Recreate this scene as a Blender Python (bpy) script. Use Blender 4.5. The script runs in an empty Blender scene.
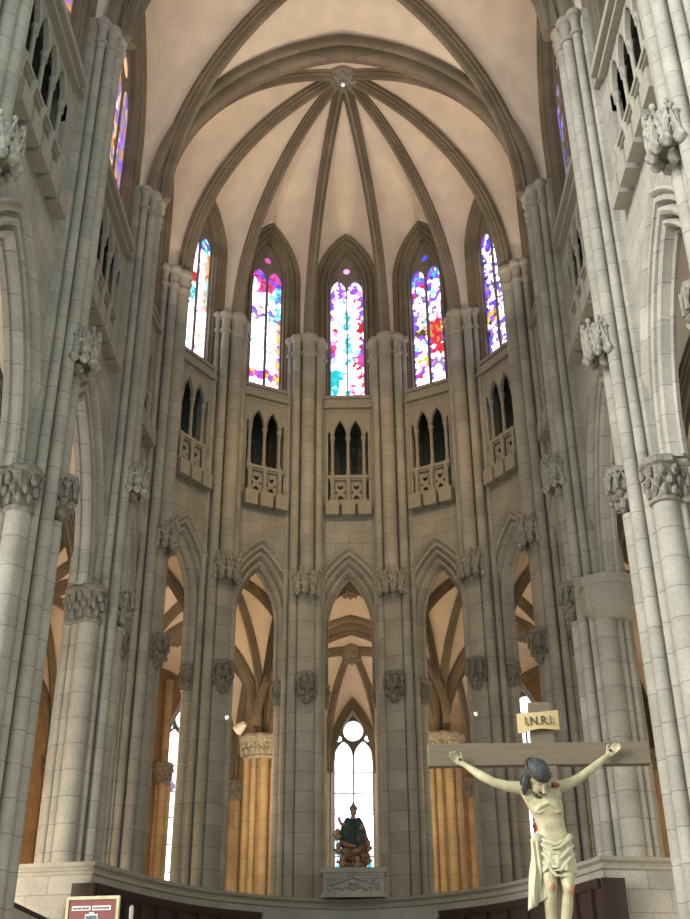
import bpy, math, random
from mathutils import Vector, Matrix, noise
random.seed(7)
PI = math.pi
EYE = 1.65            # eye height above the nave floor; geometry below is written in heights above the eye
FLOOR_N = 0.0         # nave floor (world)
FLOOR_P = 1.5         # raised presbytery floor (world)
ZF = FLOOR_P - EYE    # presbytery floor, eye-relative
C = bpy.context.scene.collection

# ------------------------------------------------------------------ mesh builder
class MB:
    def __init__(s): s.v = []; s.f = []; s.m = []; s.cols = None
    def add(s, vs, fs):
        o = len(s.v); s.v += [tuple(p) for p in vs]; s.f += [tuple(i + o for i in f) for f in fs]
    def box(s, x0, x1, y0, y1, z0, z1):
        s.add([(x0,y0,z0),(x1,y0,z0),(x1,y1,z0),(x0,y1,z0),(x0,y0,z1),(x1,y0,z1),(x1,y1,z1),(x0,y1,z1)],
              [(0,3,2,1),(4,5,6,7),(0,1,5,4),(1,2,6,5),(2,3,7,6),(3,0,4,7)])
    def prism(s, poly, z0, z1, z1poly=None):
        n = len(poly); t = z1poly or poly
        s.add([(p[0],p[1],z0) for p in poly] + [(p[0],p[1],z1) for p in t],
              [tuple(range(n-1,-1,-1)), tuple(range(n,2*n))] + [(i,(i+1)%n,n+(i+1)%n,n+i) for i in range(n)])
    def lathe(s, cx, cy, prof, seg=16, sx=1, sy=1, rot=0):
        vs=[]; fs=[]; n=len(prof)
        for (r,z) in prof:
            for k in range(seg):
                a=2*PI*k/seg+rot; vs.append((cx+sx*r*math.cos(a), cy+sy*r*math.sin(a), z))
        for i in range(n-1):
            for k in range(seg):
                k2=(k+1)%seg; fs.append((i*seg+k,i*seg+k2,(i+1)*seg+k2,(i+1)*seg+k))
        fs.append(tuple(range(seg-1,-1,-1))); fs.append(tuple((n-1)*seg+k for k in range(seg)))
        s.add(vs,fs)
    def cyl(s, cx, cy, r, z0, z1, seg=16): s.lathe(cx,cy,[(r,z0),(r,z1)],seg)
    def blob(s, c, r, sub=(8,5), jit=0):
        su,sv=sub; vs=[]; fs=[]
        if not hasattr(r,'__len__'): r=(r,r,r)
        vs.append((c[0],c[1],c[2]-r[2]))
        for j in range(1,sv):
            b=-PI/2+PI*j/sv
            for k in range(su):
                a=2*PI*k/su; q=1+jit*(random.random()-.5)
                vs.append((c[0]+r[0]*q*math.cos(b)*math.cos(a), c[1]+r[1]*q*math.cos(b)*math.sin(a), c[2]+r[2]*q*math.sin(b)))
        vs.append((c[0],c[1],c[2]+r[2])); top=len(vs)-1
        for k in range(su): fs.append((0,1+(k+1)%su,1+k)); fs.append((top,top-su+k,top-su+(k+1)%su))
        for j in range(sv-2):
            for k in range(su):
                a=1+j*su+k; b=1+j*su+(k+1)%su; fs.append((a,b,b+su,a+su))
        s.add(vs,fs)
    def tube(s, pts, rad, seg=8):
        pts=[Vector(p) for p in pts]; n=len(pts)
        if not hasattr(rad,'__len__'): rad=[rad]*n
        up=None; vs=[]; fs=[]
        for i,p in enumerate(pts):
            t=(pts[min(i+1,n-1)]-pts[max(i-1,0)]).normalized()
            if up is None: up=Vector((0,0,1)) if abs(t.z)<.9 else Vector((0,1,0))
            sd=t.cross(up); 
            if sd.length<1e-6: sd=t.cross(Vector((1,0,0)))
            sd.normalize(); up=sd.cross(t).normalized()
            for k in range(seg):
                a=2*PI*k/seg; vs.append(p+rad[i]*(math.cos(a)*sd+math.sin(a)*up))
        for i in range(n-1):
            for k in range(seg):
                k2=(k+1)%seg; fs.append((i*seg+k,i*seg+k2,(i+1)*seg+k2,(i+1)*seg+k))
        fs.append(tuple(range(seg-1,-1,-1))); fs.append(tuple((n-1)*seg+k for k in range(seg)))
        s.add(vs,fs)
    def grid(s, rows, closed=False):
        n=len(rows[0]); vs=[p for r in rows for p in r]; fs=[]
        for i in range(len(rows)-1):
            for k in range(n if closed else n-1):
                k2=(k+1)%n; fs.append((i*n+k,i*n+k2,(i+1)*n+k2,(i+1)*n+k))
        s.add(vs,fs)
    def rib(s, path, sec):
        """sweep a closed section (a across, b up/out) along a path lying in one vertical plane"""
        path=[Vector(p) for p in path]; d=path[-1]-path[0]; d.z=0
        if d.length<1e-6: d=path[len(path)//2]-path[0]; d.z=0
        d.normalize(); side=Vector((-d.y,d.x,0)); rows=[]
        for i,p in enumerate(path):
            t=(path[min(i+1,len(path)-1)]-path[max(i-1,0)]).normalized()
            nn=t.cross(side)
            rows.append([p+side*a+nn*b for a,b in sec])
        s.grid(rows,closed=True); n=len(sec); o=len(s.v)-n*len(path)
        s.f.append(tuple(o+k for k in range(n))); s.f.append(tuple(len(s.v)-n+k for k in range(n)))
    def arch(s, w, zs, apex, sec, zlow, s0=0, seg=12):
        """sweep moulding section [(r,n)] along a pointed arch of inner half width w; local x = depth, y = along wall"""
        rows=[[(n_, s0+y, z) for (y,z) in arch_pts(w,zs,apex,r,zlow,seg)] for r,n_ in sec]
        s.grid(rows)
    def build(s, name, mat, parent=None, smooth=True, base=None, ang=38):
        me=bpy.data.meshes.new(name)
        if parent is not None:
            top=parent
            while top.parent: top=top.parent
            zo=EYE-top.location.z
        else: zo=EYE if base is None else EYE-base[2]
        vs=[(p[0],p[1],p[2]+zo) for p in s.v]
        me.from_pydata(vs,[],s.f); me.update()
        import bmesh
        bm=bmesh.new(); bm.from_mesh(me); bmesh.ops.recalc_face_normals(bm,faces=bm.faces) if s.cols is None else None
        bm.to_mesh(me); bm.free()
        uv=me.uv_layers.new(name='UVMap')
        for p in me.polygons:
            nrm=p.normal
            if abs(nrm.z)>.85: tx,ty=Vector((1,0,0)),Vector((0,1,0))
            else: tx=Vector((-nrm.y,nrm.x,0)).normalized(); ty=Vector((0,0,1))
            for li in p.loop_indices:
                co=me.vertices[me.loops[li].vertex_index].co
                uv.data[li].uv=(co.dot(tx),co.dot(ty))
        if s.cols is not None:
            at=me.color_attributes.new('glass','FLOAT_COLOR','CORNER')
            i=0
            for p,c in zip(me.polygons,s.cols):
                for li in p.loop_indices: at.data[li].color=(c[0],c[1],c[2],1)
        if smooth:
            me.polygons.foreach_set('use_smooth',[True]*len(me.polygons))
            me.set_sharp_from_angle(angle=math.radians(ang))
        me.materials.append(mat)
        o=bpy.data.objects.new(name,me); C.objects.link(o)
        if parent is not None: o.parent=parent
        elif base is not None: o.location=base
        return o

def arch_pts(w,zs,apex,r=0,zlow=None,seg=12):
    h=apex-zs; rho=(w*w+h*h)/(2*w); R=rho+r; cx=w-rho
    if h<w:   # low pointed arch: ellipse-like
        k=h/w; right=[((w+r)*math.cos(a),zs+(h+r)*math.sin(a)) for a in [PI/2*i/seg for i in range(seg+1)]]
    else:
        amax=math.acos(max(-1,min(1,-cx/R))) if R>abs(cx) else 0
        right=[(cx+R*math.cos(a),zs+R*math.sin(a)) for a in [amax*i/seg for i in range(seg+1)]]
    if zlow is not None and zlow<zs: right=[(w+r,zlow)]+right
    right[-1]=(0,right[-1][1])
    return [(-y,z) for y,z in right]+[(y,z) for y,z in reversed(right[:-1])]

def arch_z(w,zs,apex,y,r=0):
    h=apex-zs; rho=(w*w+h*h)/(2*w); R=rho+r; cx=w-rho; y=abs(y)
    if h<w: return zs+(h+r)*math.sqrt(max(0,1-(y/(w+r))**2))
    return zs+math.sqrt(max(0,R*R-(y-cx)**2))

def empty(name, loc, rz=0):
    o=bpy.data.objects.new(name,None); C.objects.link(o); o.location=loc; o.rotation_euler=(0,0,rz); o.empty_display_size=.3
    return o
def tag(o,label,cat,group=None,kind=None):
    o['label']=label; o['category']=cat
    if group: o['group']=group
    if kind: o['kind']=kind
    return o
def dup(root,loc,rz,label,group=None):
    r=root.copy(); C.objects.link(r); r.location=loc; r.rotation_euler=(0,0,rz); r['label']=label
    if group: r['group']=group
    for ch in list(root.children):
        c=ch.copy(); C.objects.link(c); c.parent=r
        for g in list(ch.children):
            d=g.copy(); C.objects.link(d); d.parent=c
    return r

# ------------------------------------------------------------------ materials
def nodes(name):
    m=bpy.data.materials.new(name); m.use_nodes=True; nt=m.node_tree
    b=nt.nodes['Principled BSDF']
    return m,nt,b
def N(nt,t,**k):
    n=nt.nodes.new(t)
    for a,v in k.items(): setattr(n,a,v)
    return n
def mixrgb(nt,fac,a,b,mode='MIX'):
    n=N(nt,'ShaderNodeMix',data_type='RGBA',blend_type=mode)
    for sock,val in ((n.inputs[0],fac),(n.inputs[6],a),(n.inputs[7],b)):
        if hasattr(val,'links') or hasattr(val,'is_output'): nt.links.new(val,sock)
        else: sock.default_value=val
    return n.outputs[2]
def math_(nt,op,a,b=0.0,c=None):
    n=N(nt,'ShaderNodeMath',operation=op)
    for i,val in enumerate((a,b) if c is None else (a,b,c)):
        if hasattr(val,'is_output'): nt.links.new(val,n.inputs[i])
        else: n.inputs[i].default_value=val
    return n.outputs[0]

def stone(name, c1, c2, joint, ashlar=True, row=.46, bw=.95, rough=.85):
    m,nt,b=nodes(name); L=nt.links
    tc=N(nt,'ShaderNodeTexCoord'); obj=tc.outputs['Object']
    n1=N(nt,'ShaderNodeTexNoise'); n1.inputs['Scale'].default_value=1.1; n1.inputs['Detail'].default_value=5; L.new(obj,n1.inputs['Vector'])
    n2=N(nt,'ShaderNodeTexNoise'); n2.inputs['Scale'].default_value=14; n2.inputs['Detail'].default_value=4; L.new(obj,n2.inputs['Vector'])
    if ashlar:
        uv=N(nt,'ShaderNodeUVMap'); br=N(nt,'ShaderNodeTexBrick'); L.new(uv.outputs[0],br.inputs['Vector'])
        br.inputs['Scale'].default_value=1; br.inputs['Brick Width'].default_value=bw; br.inputs['Row Height'].default_value=row
        br.inputs['Mortar Size'].default_value=.012; br.inputs['Mortar Smooth'].default_value=.3; br.inputs['Bias'].default_value=0
        br.inputs['Color1'].default_value=(*c1,1); br.inputs['Color2'].default_value=(*c2,1); br.inputs['Mortar'].default_value=(*joint,1)
        col=br.outputs['Color']; jf=br.outputs['Fac']
    else:
        sx=N(nt,'ShaderNodeSeparateXYZ'); L.new(obj,sx.inputs[0])
        zz=math_(nt,'DIVIDE',sx.outputs['Z'],.62)
        fr=math_(nt,'FRACT',zz); jf=math_(nt,'LESS_THAN',fr,.026)
        fl=math_(nt,'FLOOR',zz); wn=N(nt,'ShaderNodeTexWhiteNoise',noise_dimensions='1D')
        oi=N(nt,'ShaderNodeObjectInfo'); L.new(math_(nt,'ADD',fl,math_(nt,'MULTIPLY',oi.outputs['Random'],57.0)),wn.inputs['W'])
        col=mixrgb(nt,wn.outputs['Value'],(*c1,1),(*c2,1)); col=mixrgb(nt,jf,col,(*joint,1))
    cr=N(nt,'ShaderNodeMapRange'); L.new(n1.outputs[0],cr.inputs[0]); cr.inputs[1].default_value=.3; cr.inputs[2].default_value=.7; cr.inputs[3].default_value=.82; cr.inputs[4].default_value=1.12
    cr2=N(nt,'ShaderNodeMapRange'); L.new(n2.outputs[0],cr2.inputs[0]); cr2.inputs[1].default_value=.3; cr2.inputs[2].default_value=.7; cr2.inputs[3].default_value=.9; cr2.inputs[4].default_value=1.08
    f=math_(nt,'MULTIPLY',cr.outputs[0],cr2.outputs[0])
    vm=N(nt,'ShaderNodeVectorMath',operation='SCALE'); L.new(col,vm.inputs[0]); L.new(f,vm.inputs['Scale'])
    L.new(vm.outputs[0],b.inputs['Base Color']); b.inputs['Roughness'].default_value=rough
    bp=N(nt,'ShaderNodeBump'); bp.inputs['Strength'].default_value=.35; bp.inputs['Distance'].default_value=.02
    L.new(math_(nt,'SUBTRACT',n2.outputs[0],jf),bp.inputs['Height']); L.new(bp.outputs[0],b.inputs['Normal'])
    return m
def plain(name,col,rough=.7,metal=0,var=.12,scale=6,bump=.2):
    m,nt,b=nodes(name); L=nt.links
    tc=N(nt,'ShaderNodeTexCoord'); n=N(nt,'ShaderNodeTexNoise'); n.inputs['Scale'].default_value=scale; n.inputs['Detail'].default_value=5; L.new(tc.outputs['Object'],n.inputs['Vector'])
    d=tuple(max(0,c*(1-var*2)) for c in col); l=tuple(min(1,c*(1+var)) for c in col)
    cr=N(nt,'ShaderNodeMapRange'); L.new(n.outputs[0],cr.inputs[0]); cr.inputs[1].default_value=.3; cr.inputs[2].default_value=.7
    L.new(mixrgb(nt,cr.outputs[0],(*d,1),(*l,1)),b.inputs['Base Color'])
    b.inputs['Roughness'].default_value=rough; b.inputs['Metallic'].default_value=metal
    if bump:
        bp=N(nt,'ShaderNodeBump'); bp.inputs['Strength'].default_value=bump; bp.inputs['Distance'].default_value=.02
        L.new(n.outputs[0],bp.inputs['Height']); L.new(bp.outputs[0],b.inputs['Normal'])
    return m
def wood(name,c1,c2):
    m,nt,b=nodes(name); L=nt.links
    tc=N(nt,'ShaderNodeTexCoord'); mp=N(nt,'ShaderNodeMapping'); mp.inputs['Scale'].default_value=(1.2,14,14); L.new(tc.outputs['Object'],mp.inputs[0])
    n=N(nt,'ShaderNodeTexNoise'); n.inputs['Scale'].default_value=2; n.inputs['Detail'].default_value=6; L.new(mp.outputs[0],n.inputs['Vector'])
    L.new(mixrgb(nt,n.outputs[0],(*c1,1),(*c2,1)),b.inputs['Base Color']); b.inputs['Roughness'].default_value=.6
    return m
def glow(name):
    m=bpy.data.materials.new(name); m.use_nodes=True; nt=m.node_tree; nt.nodes.clear()
    o=N(nt,'ShaderNodeOutputMaterial'); e=N(nt,'ShaderNodeEmission'); a=N(nt,'ShaderNodeVertexColor',layer_name='glass')
    nt.links.new(a.outputs[0],e.inputs[0]); nt.links.new(e.outputs[0],o.inputs[0]); e.inputs[1].default_value=1
    return m
def lampmat(name,col,st):
    m=bpy.data.materials.new(name); m.use_nodes=True; nt=m.node_tree; nt.nodes.clear()
    o=N(nt,'ShaderNodeOutputMaterial'); e=N(nt,'ShaderNodeEmission'); e.inputs[0].default_value=(*col,1); e.inputs[1].default_value=st
    nt.links.new(e.outputs[0],o.inputs[0]); return m

M={}
M['ashlar']=stone('grey_ashlar',(.43,.41,.36),(.36,.345,.30),(.25,.24,.21))
M['shaft']=stone('grey_shaft_stone',(.45,.43,.375),(.375,.36,.31),(.22,.21,.18),ashlar=False)
M['mould']=plain('moulded_stone',(.37,.35,.295),.85,var=.06,scale=8)
M['ribstone']=stone('rib_stone',(.225,.185,.13),(.185,.15,.105),(.13,.105,.075),ashlar=False)
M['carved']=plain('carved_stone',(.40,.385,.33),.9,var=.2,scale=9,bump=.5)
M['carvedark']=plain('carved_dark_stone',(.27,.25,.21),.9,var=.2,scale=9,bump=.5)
M['plaster']=plain('vault_plaster',(.76,.655,.545),.9,var=.05,scale=1.4,bump=.05)
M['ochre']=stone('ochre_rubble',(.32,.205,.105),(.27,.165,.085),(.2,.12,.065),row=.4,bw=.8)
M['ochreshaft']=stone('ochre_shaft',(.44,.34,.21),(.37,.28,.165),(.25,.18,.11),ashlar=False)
M['tracery']=plain('dark_tracery',(.2,.18,.15),.9,var=.1)
M['passage_shade']=stone('shaded_passage_stone',(.16,.17,.15),(.11,.12,.105),(.07,.07,.06),row=.25,bw=.5)  # dark tone paints the shade of the unlit passage into its lining
M['floor']=stone('floor_slabs',(.4,.37,.32),(.33,.31,.27),(.2,.19,.17),row=.8,bw=.8)
M['glass']=glow('lit_stained_glass')
M['darkwood']=wood('dark_walnut',(.018,.011,.009),(.055,.03,.024))
M['crosswood']=wood('cross_wood',(.115,.088,.056),(.205,.16,.105))
M['flesh']=plain('painted_flesh',(.50,.44,.27),.55,var=.14,scale=7,bump=.1)
M['cloth']=plain('painted_cloth',(.53,.49,.33),.6,var=.08,scale=6,bump=.1)
M['hair']=plain('painted_hair',(.055,.06,.058),.6,var=.3,scale=25,bump=.6)
M['beard']=plain('painted_beard',(.075,.06,.045),.6,var=.2,scale=25,bump=.5)
M['blood']=plain('painted_blood',(.33,.10,.07),.6,var=.2,scale=20)
M['thorn']=plain('thorn_crown',(.09,.05,.035),.8,var=.2)
M['plaque']=wood('plaque_wood',(.50,.36,.17),(.60,.45,.23))
M['ink']=plain('black_letter',(.07,.055,.035),.7,var=.05)
M['white']=plain('white_enamel',(.8,.8,.78),.4,var=.02,bump=0)
M['red']=plain('red_board',(.24,.05,.045),.5,var=.05,bump=0)
M['gilt']=plain('pale_gilt',(.62,.58,.33),.4,var=.1)
M['paper']=plain('paper',(.78,.77,.72),.7,var=.03,bump=0)
M['photo']=plain('photo_print',(.12,.14,.2),.5,var=.4,scale=30,bump=0)
M['paleblue']=plain('photo_pale',(.40,.5,.48),.5,var=.3,scale=20,bump=0)
M['mantle']=plain('blue_mantle',(.02,.055,.065),.5,var=.35,scale=6)
M['robe']=plain('ochre_robe',(.26,.17,.09),.55,var=.3,scale=6)
M['rose']=plain('rose_drapery',(.30,.085,.07),.55,var=.3,scale=6)
M['skin']=plain('statue_skin',(.45,.26,.18),.5,var=.1)
M['iron']=plain('iron',(.04,.04,.045),.5,metal=.6,var=.1)
M['lamp']=lampmat('lamp_face',(1,.95,.85),2)

# ------------------------------------------------------------------ generic architecture
def panel(mb, smin, smax, n0, n1, zbot, ztop, holes, ds=.16):
    """slab between depths n0 (front) and n1 with holes (s0,w,lo,hi); lo, hi, ztop may be functions of s"""
    fn=lambda g: g if callable(g) else (lambda s,g=g: g)
    zt=fn(ztop); br={smin,smax}
    for s0,w,lo,hi in holes: br|={s0-w,s0+w,s0}
    br=sorted(b for b in br if smin-1e-6<=b<=smax+1e-6); ss=[]
    for a,b in zip(br,br[1:]):
        k=max(1,math.ceil((b-a)/ds)); ss+=[(a+(b-a)*i/k,a+(b-a)*(i+1)/k) for i in range(k)]
    for a,b in ss:
        mid=(a+b)/2; act=sorted([h for h in holes if abs(mid-h[0])<h[1]],key=lambda h: fn(h[2])(mid))
        eps=1e-5; A,B=a+eps,b-eps
        lows=[(zbot,zbot)]; highs=[]
        for h in act:
            highs.append((fn(h[2])(A),fn(h[2])(B))); lows.append((fn(h[3])(A),fn(h[3])(B)))
        highs.append((zt(A),zt(B)))
        for (la,lb),(ha,hb) in zip(lows,highs):
            if ha-la<1e-3 and hb-lb<1e-3: continue
            ha=max(ha,la); hb=max(hb,lb)
            mb.add([(n0,a,la),(n0,b,lb),(n0,b,hb),(n0,a,ha),(n1,a,la),(n1,b,lb),(n1,b,hb),(n1,a,ha)],
                   [(0,1,2,3),(7,6,5,4),(0,4,5,1),(3,2,6,7)])
    for s0,w,lo,hi in holes:
        for sg in (-1,1):
            y=s0+sg*w; l=fn(lo)(y-sg*1e-5); h=fn(hi)(y-sg*1e-5)
            if h-l>.01: mb.add([(n0,y,l),(n1,y,l),(n1,y,h),(n0,y,h)],[(0,1,2,3)])
def pointed(s0,w,zlo,zs,apex,r=0):
    return (s0,w+r,zlo,lambda s: arch_z(w,zs,apex,s-s0,r))
def circle(s0,r,zc):
    q=lambda s: math.sqrt(max(0,r*r-(s-s0)**2))
    return (s0,r,lambda s: zc-q(s),lambda s: zc+q(s))

def roll(r,n,rad,k=6,a0=-90,a1=90):
    return [(r+rad*math.cos(math.radians(a0+(a1-a0)*i/k))*0 + rad*math.sin(math.radians(a0+(a1-a0)*i/k)), n+rad*math.cos(math.radians(a0+(a1-a0)*i/k))) for i in range(k+1)]

def glasscols(fn,u0,u1,z0,z1,s0,w,n,step=.045):
    """grid of little quads coloured by fn(s,z)"""
    mb=MB(); mb.cols=[]
    ns=max(2,int(2*w/step)); nz=max(2,int((z1-z0)/step))
    vs=[(n,s0-w+2*w*i/ns,z0+(z1-z0)*j/nz) for j in range(nz+1) for i in range(ns+1)]
    fs=[]
    for j in range(nz):
        for i in range(ns):
            a=j*(ns+1)+i; fs.append((a,a+1,a+ns+2,a+ns+1))
            mb.cols.append(fn(s0-w+2*w*(i+.5)/ns, z0+(z1-z0)*(j+.5)/nz))
    mb.add(vs,fs); return mb

PAL=dict(w=(3.2,3.0,3.3),lw=(1.6,1.5,1.8),p=(.42,.14,1.2),b=(.12,.12,.95),t=(.05,.75,.85),lt=(.45,1.1,1.2),r=(.85,.05,.07),m=(.9,.12,.55),y=(1.1,.75,.15),o=(.9,.38,.10),lo=(1.0,.62,.32),d=(.05,.03,.07),pk=(1.3,.6,1.2),lv=(.42,.30,.52),br=(.16,.10,.07),gr=(.17,.14,.13))
def voronoi(seed,w,z0,z1,count,pick):
    rng=random.Random(seed); pts=[]
    for i in range(count):
        s=rng.uniform(-w,w); z=rng.uniform(z0,z1)
        c=PAL[pick(s/w,(z-z0)/(z1-z0),rng)]; q=rng.uniform(.8,1.15)
        pts.append((s,z,(c[0]*q,c[1]*q,c[2]*q)))
    pts.sort(key=lambda p:p[1])
    zs=[p[1] for p in pts]
    import bisect
    def f(s,z):
        i=bisect.bisect_left(zs,z-.7); j=bisect.bisect_right(zs,z+.7); best=9e9; c=(0,0,0)
        for k in range(i,j):
            p=pts[k]; d=(p[0]-s)**2*1.6+(p[1]-z)**2
            if d<best: best=d; c=p[2]
        return c
    return f
def W(rng,*pairs):
    t=sum(p[1] for p in pairs); x=rng.random()*t
    for k,v in pairs:
        x-=v
        if x<=0: return k
    return pairs[-1][0]

# ---------------- glass designs (u -1..1 across, v 0..1 up)
def g_center(u,v,r):
    if v>.90: return W(r,('p',3),('lw',2),('w',1))
    if v>.84: return W(r,('p',1.5),('w',3),('pk',1))
    if abs(u)>.88 and v>.3: return W(r,('p',3),('b',1.5),('w',1))
    fig=abs(u+.05*math.sin(v*9))
    if .36<v<.82:
        if fig<.17 and v<.72: return W(r,('t',3),('lt',2),('b',.6))
        if fig<.62: return W(r,('w',9),('lt',1.2))
        if u<0 and v>.6: return W(r,('w',3),('p',1),('pk',1))
        return W(r,('r',2.5),('m',2),('w',1.5),('pk',1))
    if v<.24: 
        d=abs(u+.15-(v*4-.5)*.8)
        if d<.28: return 'w'
        return W(r,('t',6),('lt',1)) if u<.15 else W(r,('w',3),('pk',2),('r',.6))
    if u>.35: return W(r,('r',3),('w',3),('m',1))
    return W(r,('w',8),('lt',1.5),('t',1),('pk',.6))
def g_left(u,v,r):
    if v>.9: return W(r,('m',2),('p',2),('b',1),('r',1))
    if v>.82 and abs(u)<.45: return W(r,('m',3),('r',2))
    if .1<v<.17: return W(r,('m',2),('p',2),('y',1))
    if u>.6 and v>.6: return W(r,('t',2),('lt',2),('p',1),('w',1))
    if .58<v<.68: return W(r,('t',2),('lv',1),('w',3),('p',1))
    if u>.75: return W(r,('lo',2),('y',1),('p',1))
    return W(r,('w',14),('lw',2),('lt',.6),('pk',1))
def g_right(u,v,r):
    if v>.88: return W(r,('p',4),('b',2),('lw',2),('t',1))
    if abs(u)>.9 or (abs(u)<.1 and r.random()<.6): return W(r,('p',3),('b',1),('w',1))
    if v>.76: return W(r,('lt',2),('r',2),('w',3),('p',2))
    if u>0 and .27<v<.55: return W(r,('r',7),('w',1.5),('o',1))
    if u<0 and .44<v<.5: return W(r,('y',3),('br',1))
    if u<0 and .2<v<.27: return W(r,('y',3),('w',1))
    if v<.12: return W(r,('w',6),('lw',1))
    if .12<=v<.16: return W(r,('r',1),('p',2),('w',2))
    return W(r,('w',7),('p',1.4),('lv',.8),('lt',.7),('pk',.7),('b',.4))
def g_fleft(u,v,r):
    if v>.88: return W(r,('t',3),('b',2),('lw',2),('p',1)) 
    if u<0 and .60<v<.66: return W(r,('r',4),('m',1))
    if u<0 and .4<v<.6: return W(r,('t',2),('lt',2),('w',3))
    if u>.7 and v>.4: return W(r,('lo',2),('o',1),('lt',1))
    return W(r,('w',12),('lw',2),('pk',1),('lt',.7),('lo',.5))
def g_fright(u,v,r):
    if v>.85: return W(r,('p',3),('b',2),('lw',2))
    if u<0 and .27<v<.38: return W(r,('y',2),('o',1),('br',2),('p',1))
    if abs(u)>.85: return W(r,('b',2),('p',2),('d',1))
    return W(r,('w',6),('p',3),('b',1),('lv',2),('lw',1))
def g_nave_l(u,v,r):
    return W(r,('lo',3),('o',2.2),('lv',3),('p',1.2),('br',1.2),('lw',.5),('pk',.3))
def g_nave_r(u,v,r):
    return W(r,('gr',5),('lv',.8),('br',3),('b',.25),('p',.2))
def g_axial(u,v,r):
    if v<.33 and v>.12: return W(r,('t',2),('lt',3),('w',2),('lw',2))
    if v<.12: return W(r,('w',3),('lw',2),('b',.5))
    return W(r,('w',9),('lw',1))
def g_chapel(u,v,r):
    if v<.1: return W(r,('lo',3),('y',1),('w',3))
    if .33<v<.42: return W(r,('r',1),('w',5),('lv',.6),('m',.5))
    if v>.75: return W(r,('w',7),('lt',1),('lw',1))
    return W(r,('w',14),('lv',.7),('pk',.5),('lw',1))
def g_chapel_red(u,v,r):
    if v<.6: return W(r,('w',4),('r',3),('lw',1),('pk',1))
    return W(r,('w',6),('lt',1),('lw',1))

# ---------------- sculpted pieces
def canopy(mb, x, z, w=.42, h=1.05, rng=None):
    """gothic statue canopy: half octagon crown of gablets, pinnacles and hanging points, open below"""
    K=[(-90+180*k/5) for k in range(6)]
    P=[(x+w*math.cos(math.radians(a)),w*math.sin(math.radians(a))*1.05) for a in K]
    body=[(x-.3,-w*1.05)]+P+[(x-.3,w*1.05)]
    mb.prism([(p[0]*.93+x*.07-.01,p[1]*.93) for p in body], z+h*.36, z+h*.86)
    mb.prism(body, z+h*.80, z+h*.90); mb.prism([(p[0]*1.0,p[1]*.94) for p in body], z+h*.90, z+h*.95)
    for i in range(5):
        a=Vector((P[i][0],P[i][1],0)); b=Vector((P[i+1][0],P[i+1][1],0)); m=(a+b)/2
        out=Vector((m.x-x,m.y,0)).normalized()*.05
        # pendants at the corners, gablet on each face
        g=[a+out*.3+Vector((0,0,z+h*.36)),(a+m)/2+out+Vector((0,0,z+h*.60)),m+out+Vector((0,0,z+h*.98)),(b+m)/2+out+Vector((0,0,z+h*.60)),b+out*.3+Vector((0,0,z+h*.36))]
        mb.tube(g,.06,6)
        q=[a+Vector((0,0,z+h*.30)),(a+m)/2+Vector((0,0,z+h*.44)),m+Vector((0,0,z+h*.52)),(b+m)/2+Vector((0,0,z+h*.44)),b+Vector((0,0,z+h*.30))]
        mb.tube(q,.06,6)
        for t in (.3,.5,.7): mb.blob(m+out*1.4+Vector((0,0,z+h*(.35+.75*abs(t-.5)+.28))) , .05,(6,4))
        mb.blob(m+out+Vector((0,0,z+h*1.02)),(.06,.06,.08),(6,4))
    for p in P:
        mb.lathe(p[0],p[1],[(.03,z+h*.10),(.10,z+h*.16),(.13,z+h*.23),(.09,z+h*.31),(.06,z+h*.4),(.06,z+h*.72),(.10,z+h*.77),(.02,z+h*.90)],7)
    mb.blob((x+.02,0,z+h*.16),(.13,.13,.15),(8,5),.3)
def bracket(mb,x,z,w=.34,h=1.0):
    """statue bracket: little traceried drum over a foliate knot"""
    oc=[(x+w*math.cos(math.radians(a)),w*math.sin(math.radians(a))) for a in (-100,-60,-20,20,60,100)]
    mb.prism(oc,z+h*.86,z+h*1.0); mb.prism([(x+(p[0]-x)*.8,p[1]*.8) for p in oc],z+h*.44,z+h*.88)
    for i in range(5):
        a=Vector((oc[i][0],oc[i][1],0)); b=Vector((oc[i+1][0],oc[i+1][1],0)); m=(a+b)/2
        for p in (a,): mb.tube([a+Vector((0,0,z+h*.46)),a+Vector((0,0,z+h*.9))],.04,6)
        mb.tube([a+Vector((0,0,z+h*.62)),(a+m)/2+Vector((0,0,z+h*.76)),m+Vector((0,0,z+h*.84)),(b+m)/2+Vector((0,0,z+h*.76)),b+Vector((0,0,z+h*.62))],.035,6)
    mb.lathe(x,0,[(.05,z),(.13,z+h*.06),(w*.62,z+h*.22),(w*.78,z+h*.32),(w*.6,z+h*.42),(w*.9,z+h*.47),(w*.8,z+h*.52)],10)
    for k in range(7):
        a=math.radians(-100+200*k/6)
        mb.blob((x+w*.72*math.cos(a),w*.72*math.sin(a),z+h*(.3+.06*(k%2))),(.09,.09,.1),(6,4),.5)
        if k%2: mb.blob((x+w*.45*math.cos(a),w*.45*math.sin(a),z+h*.13),(.08,.08,.09),(6,4),.5)
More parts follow.
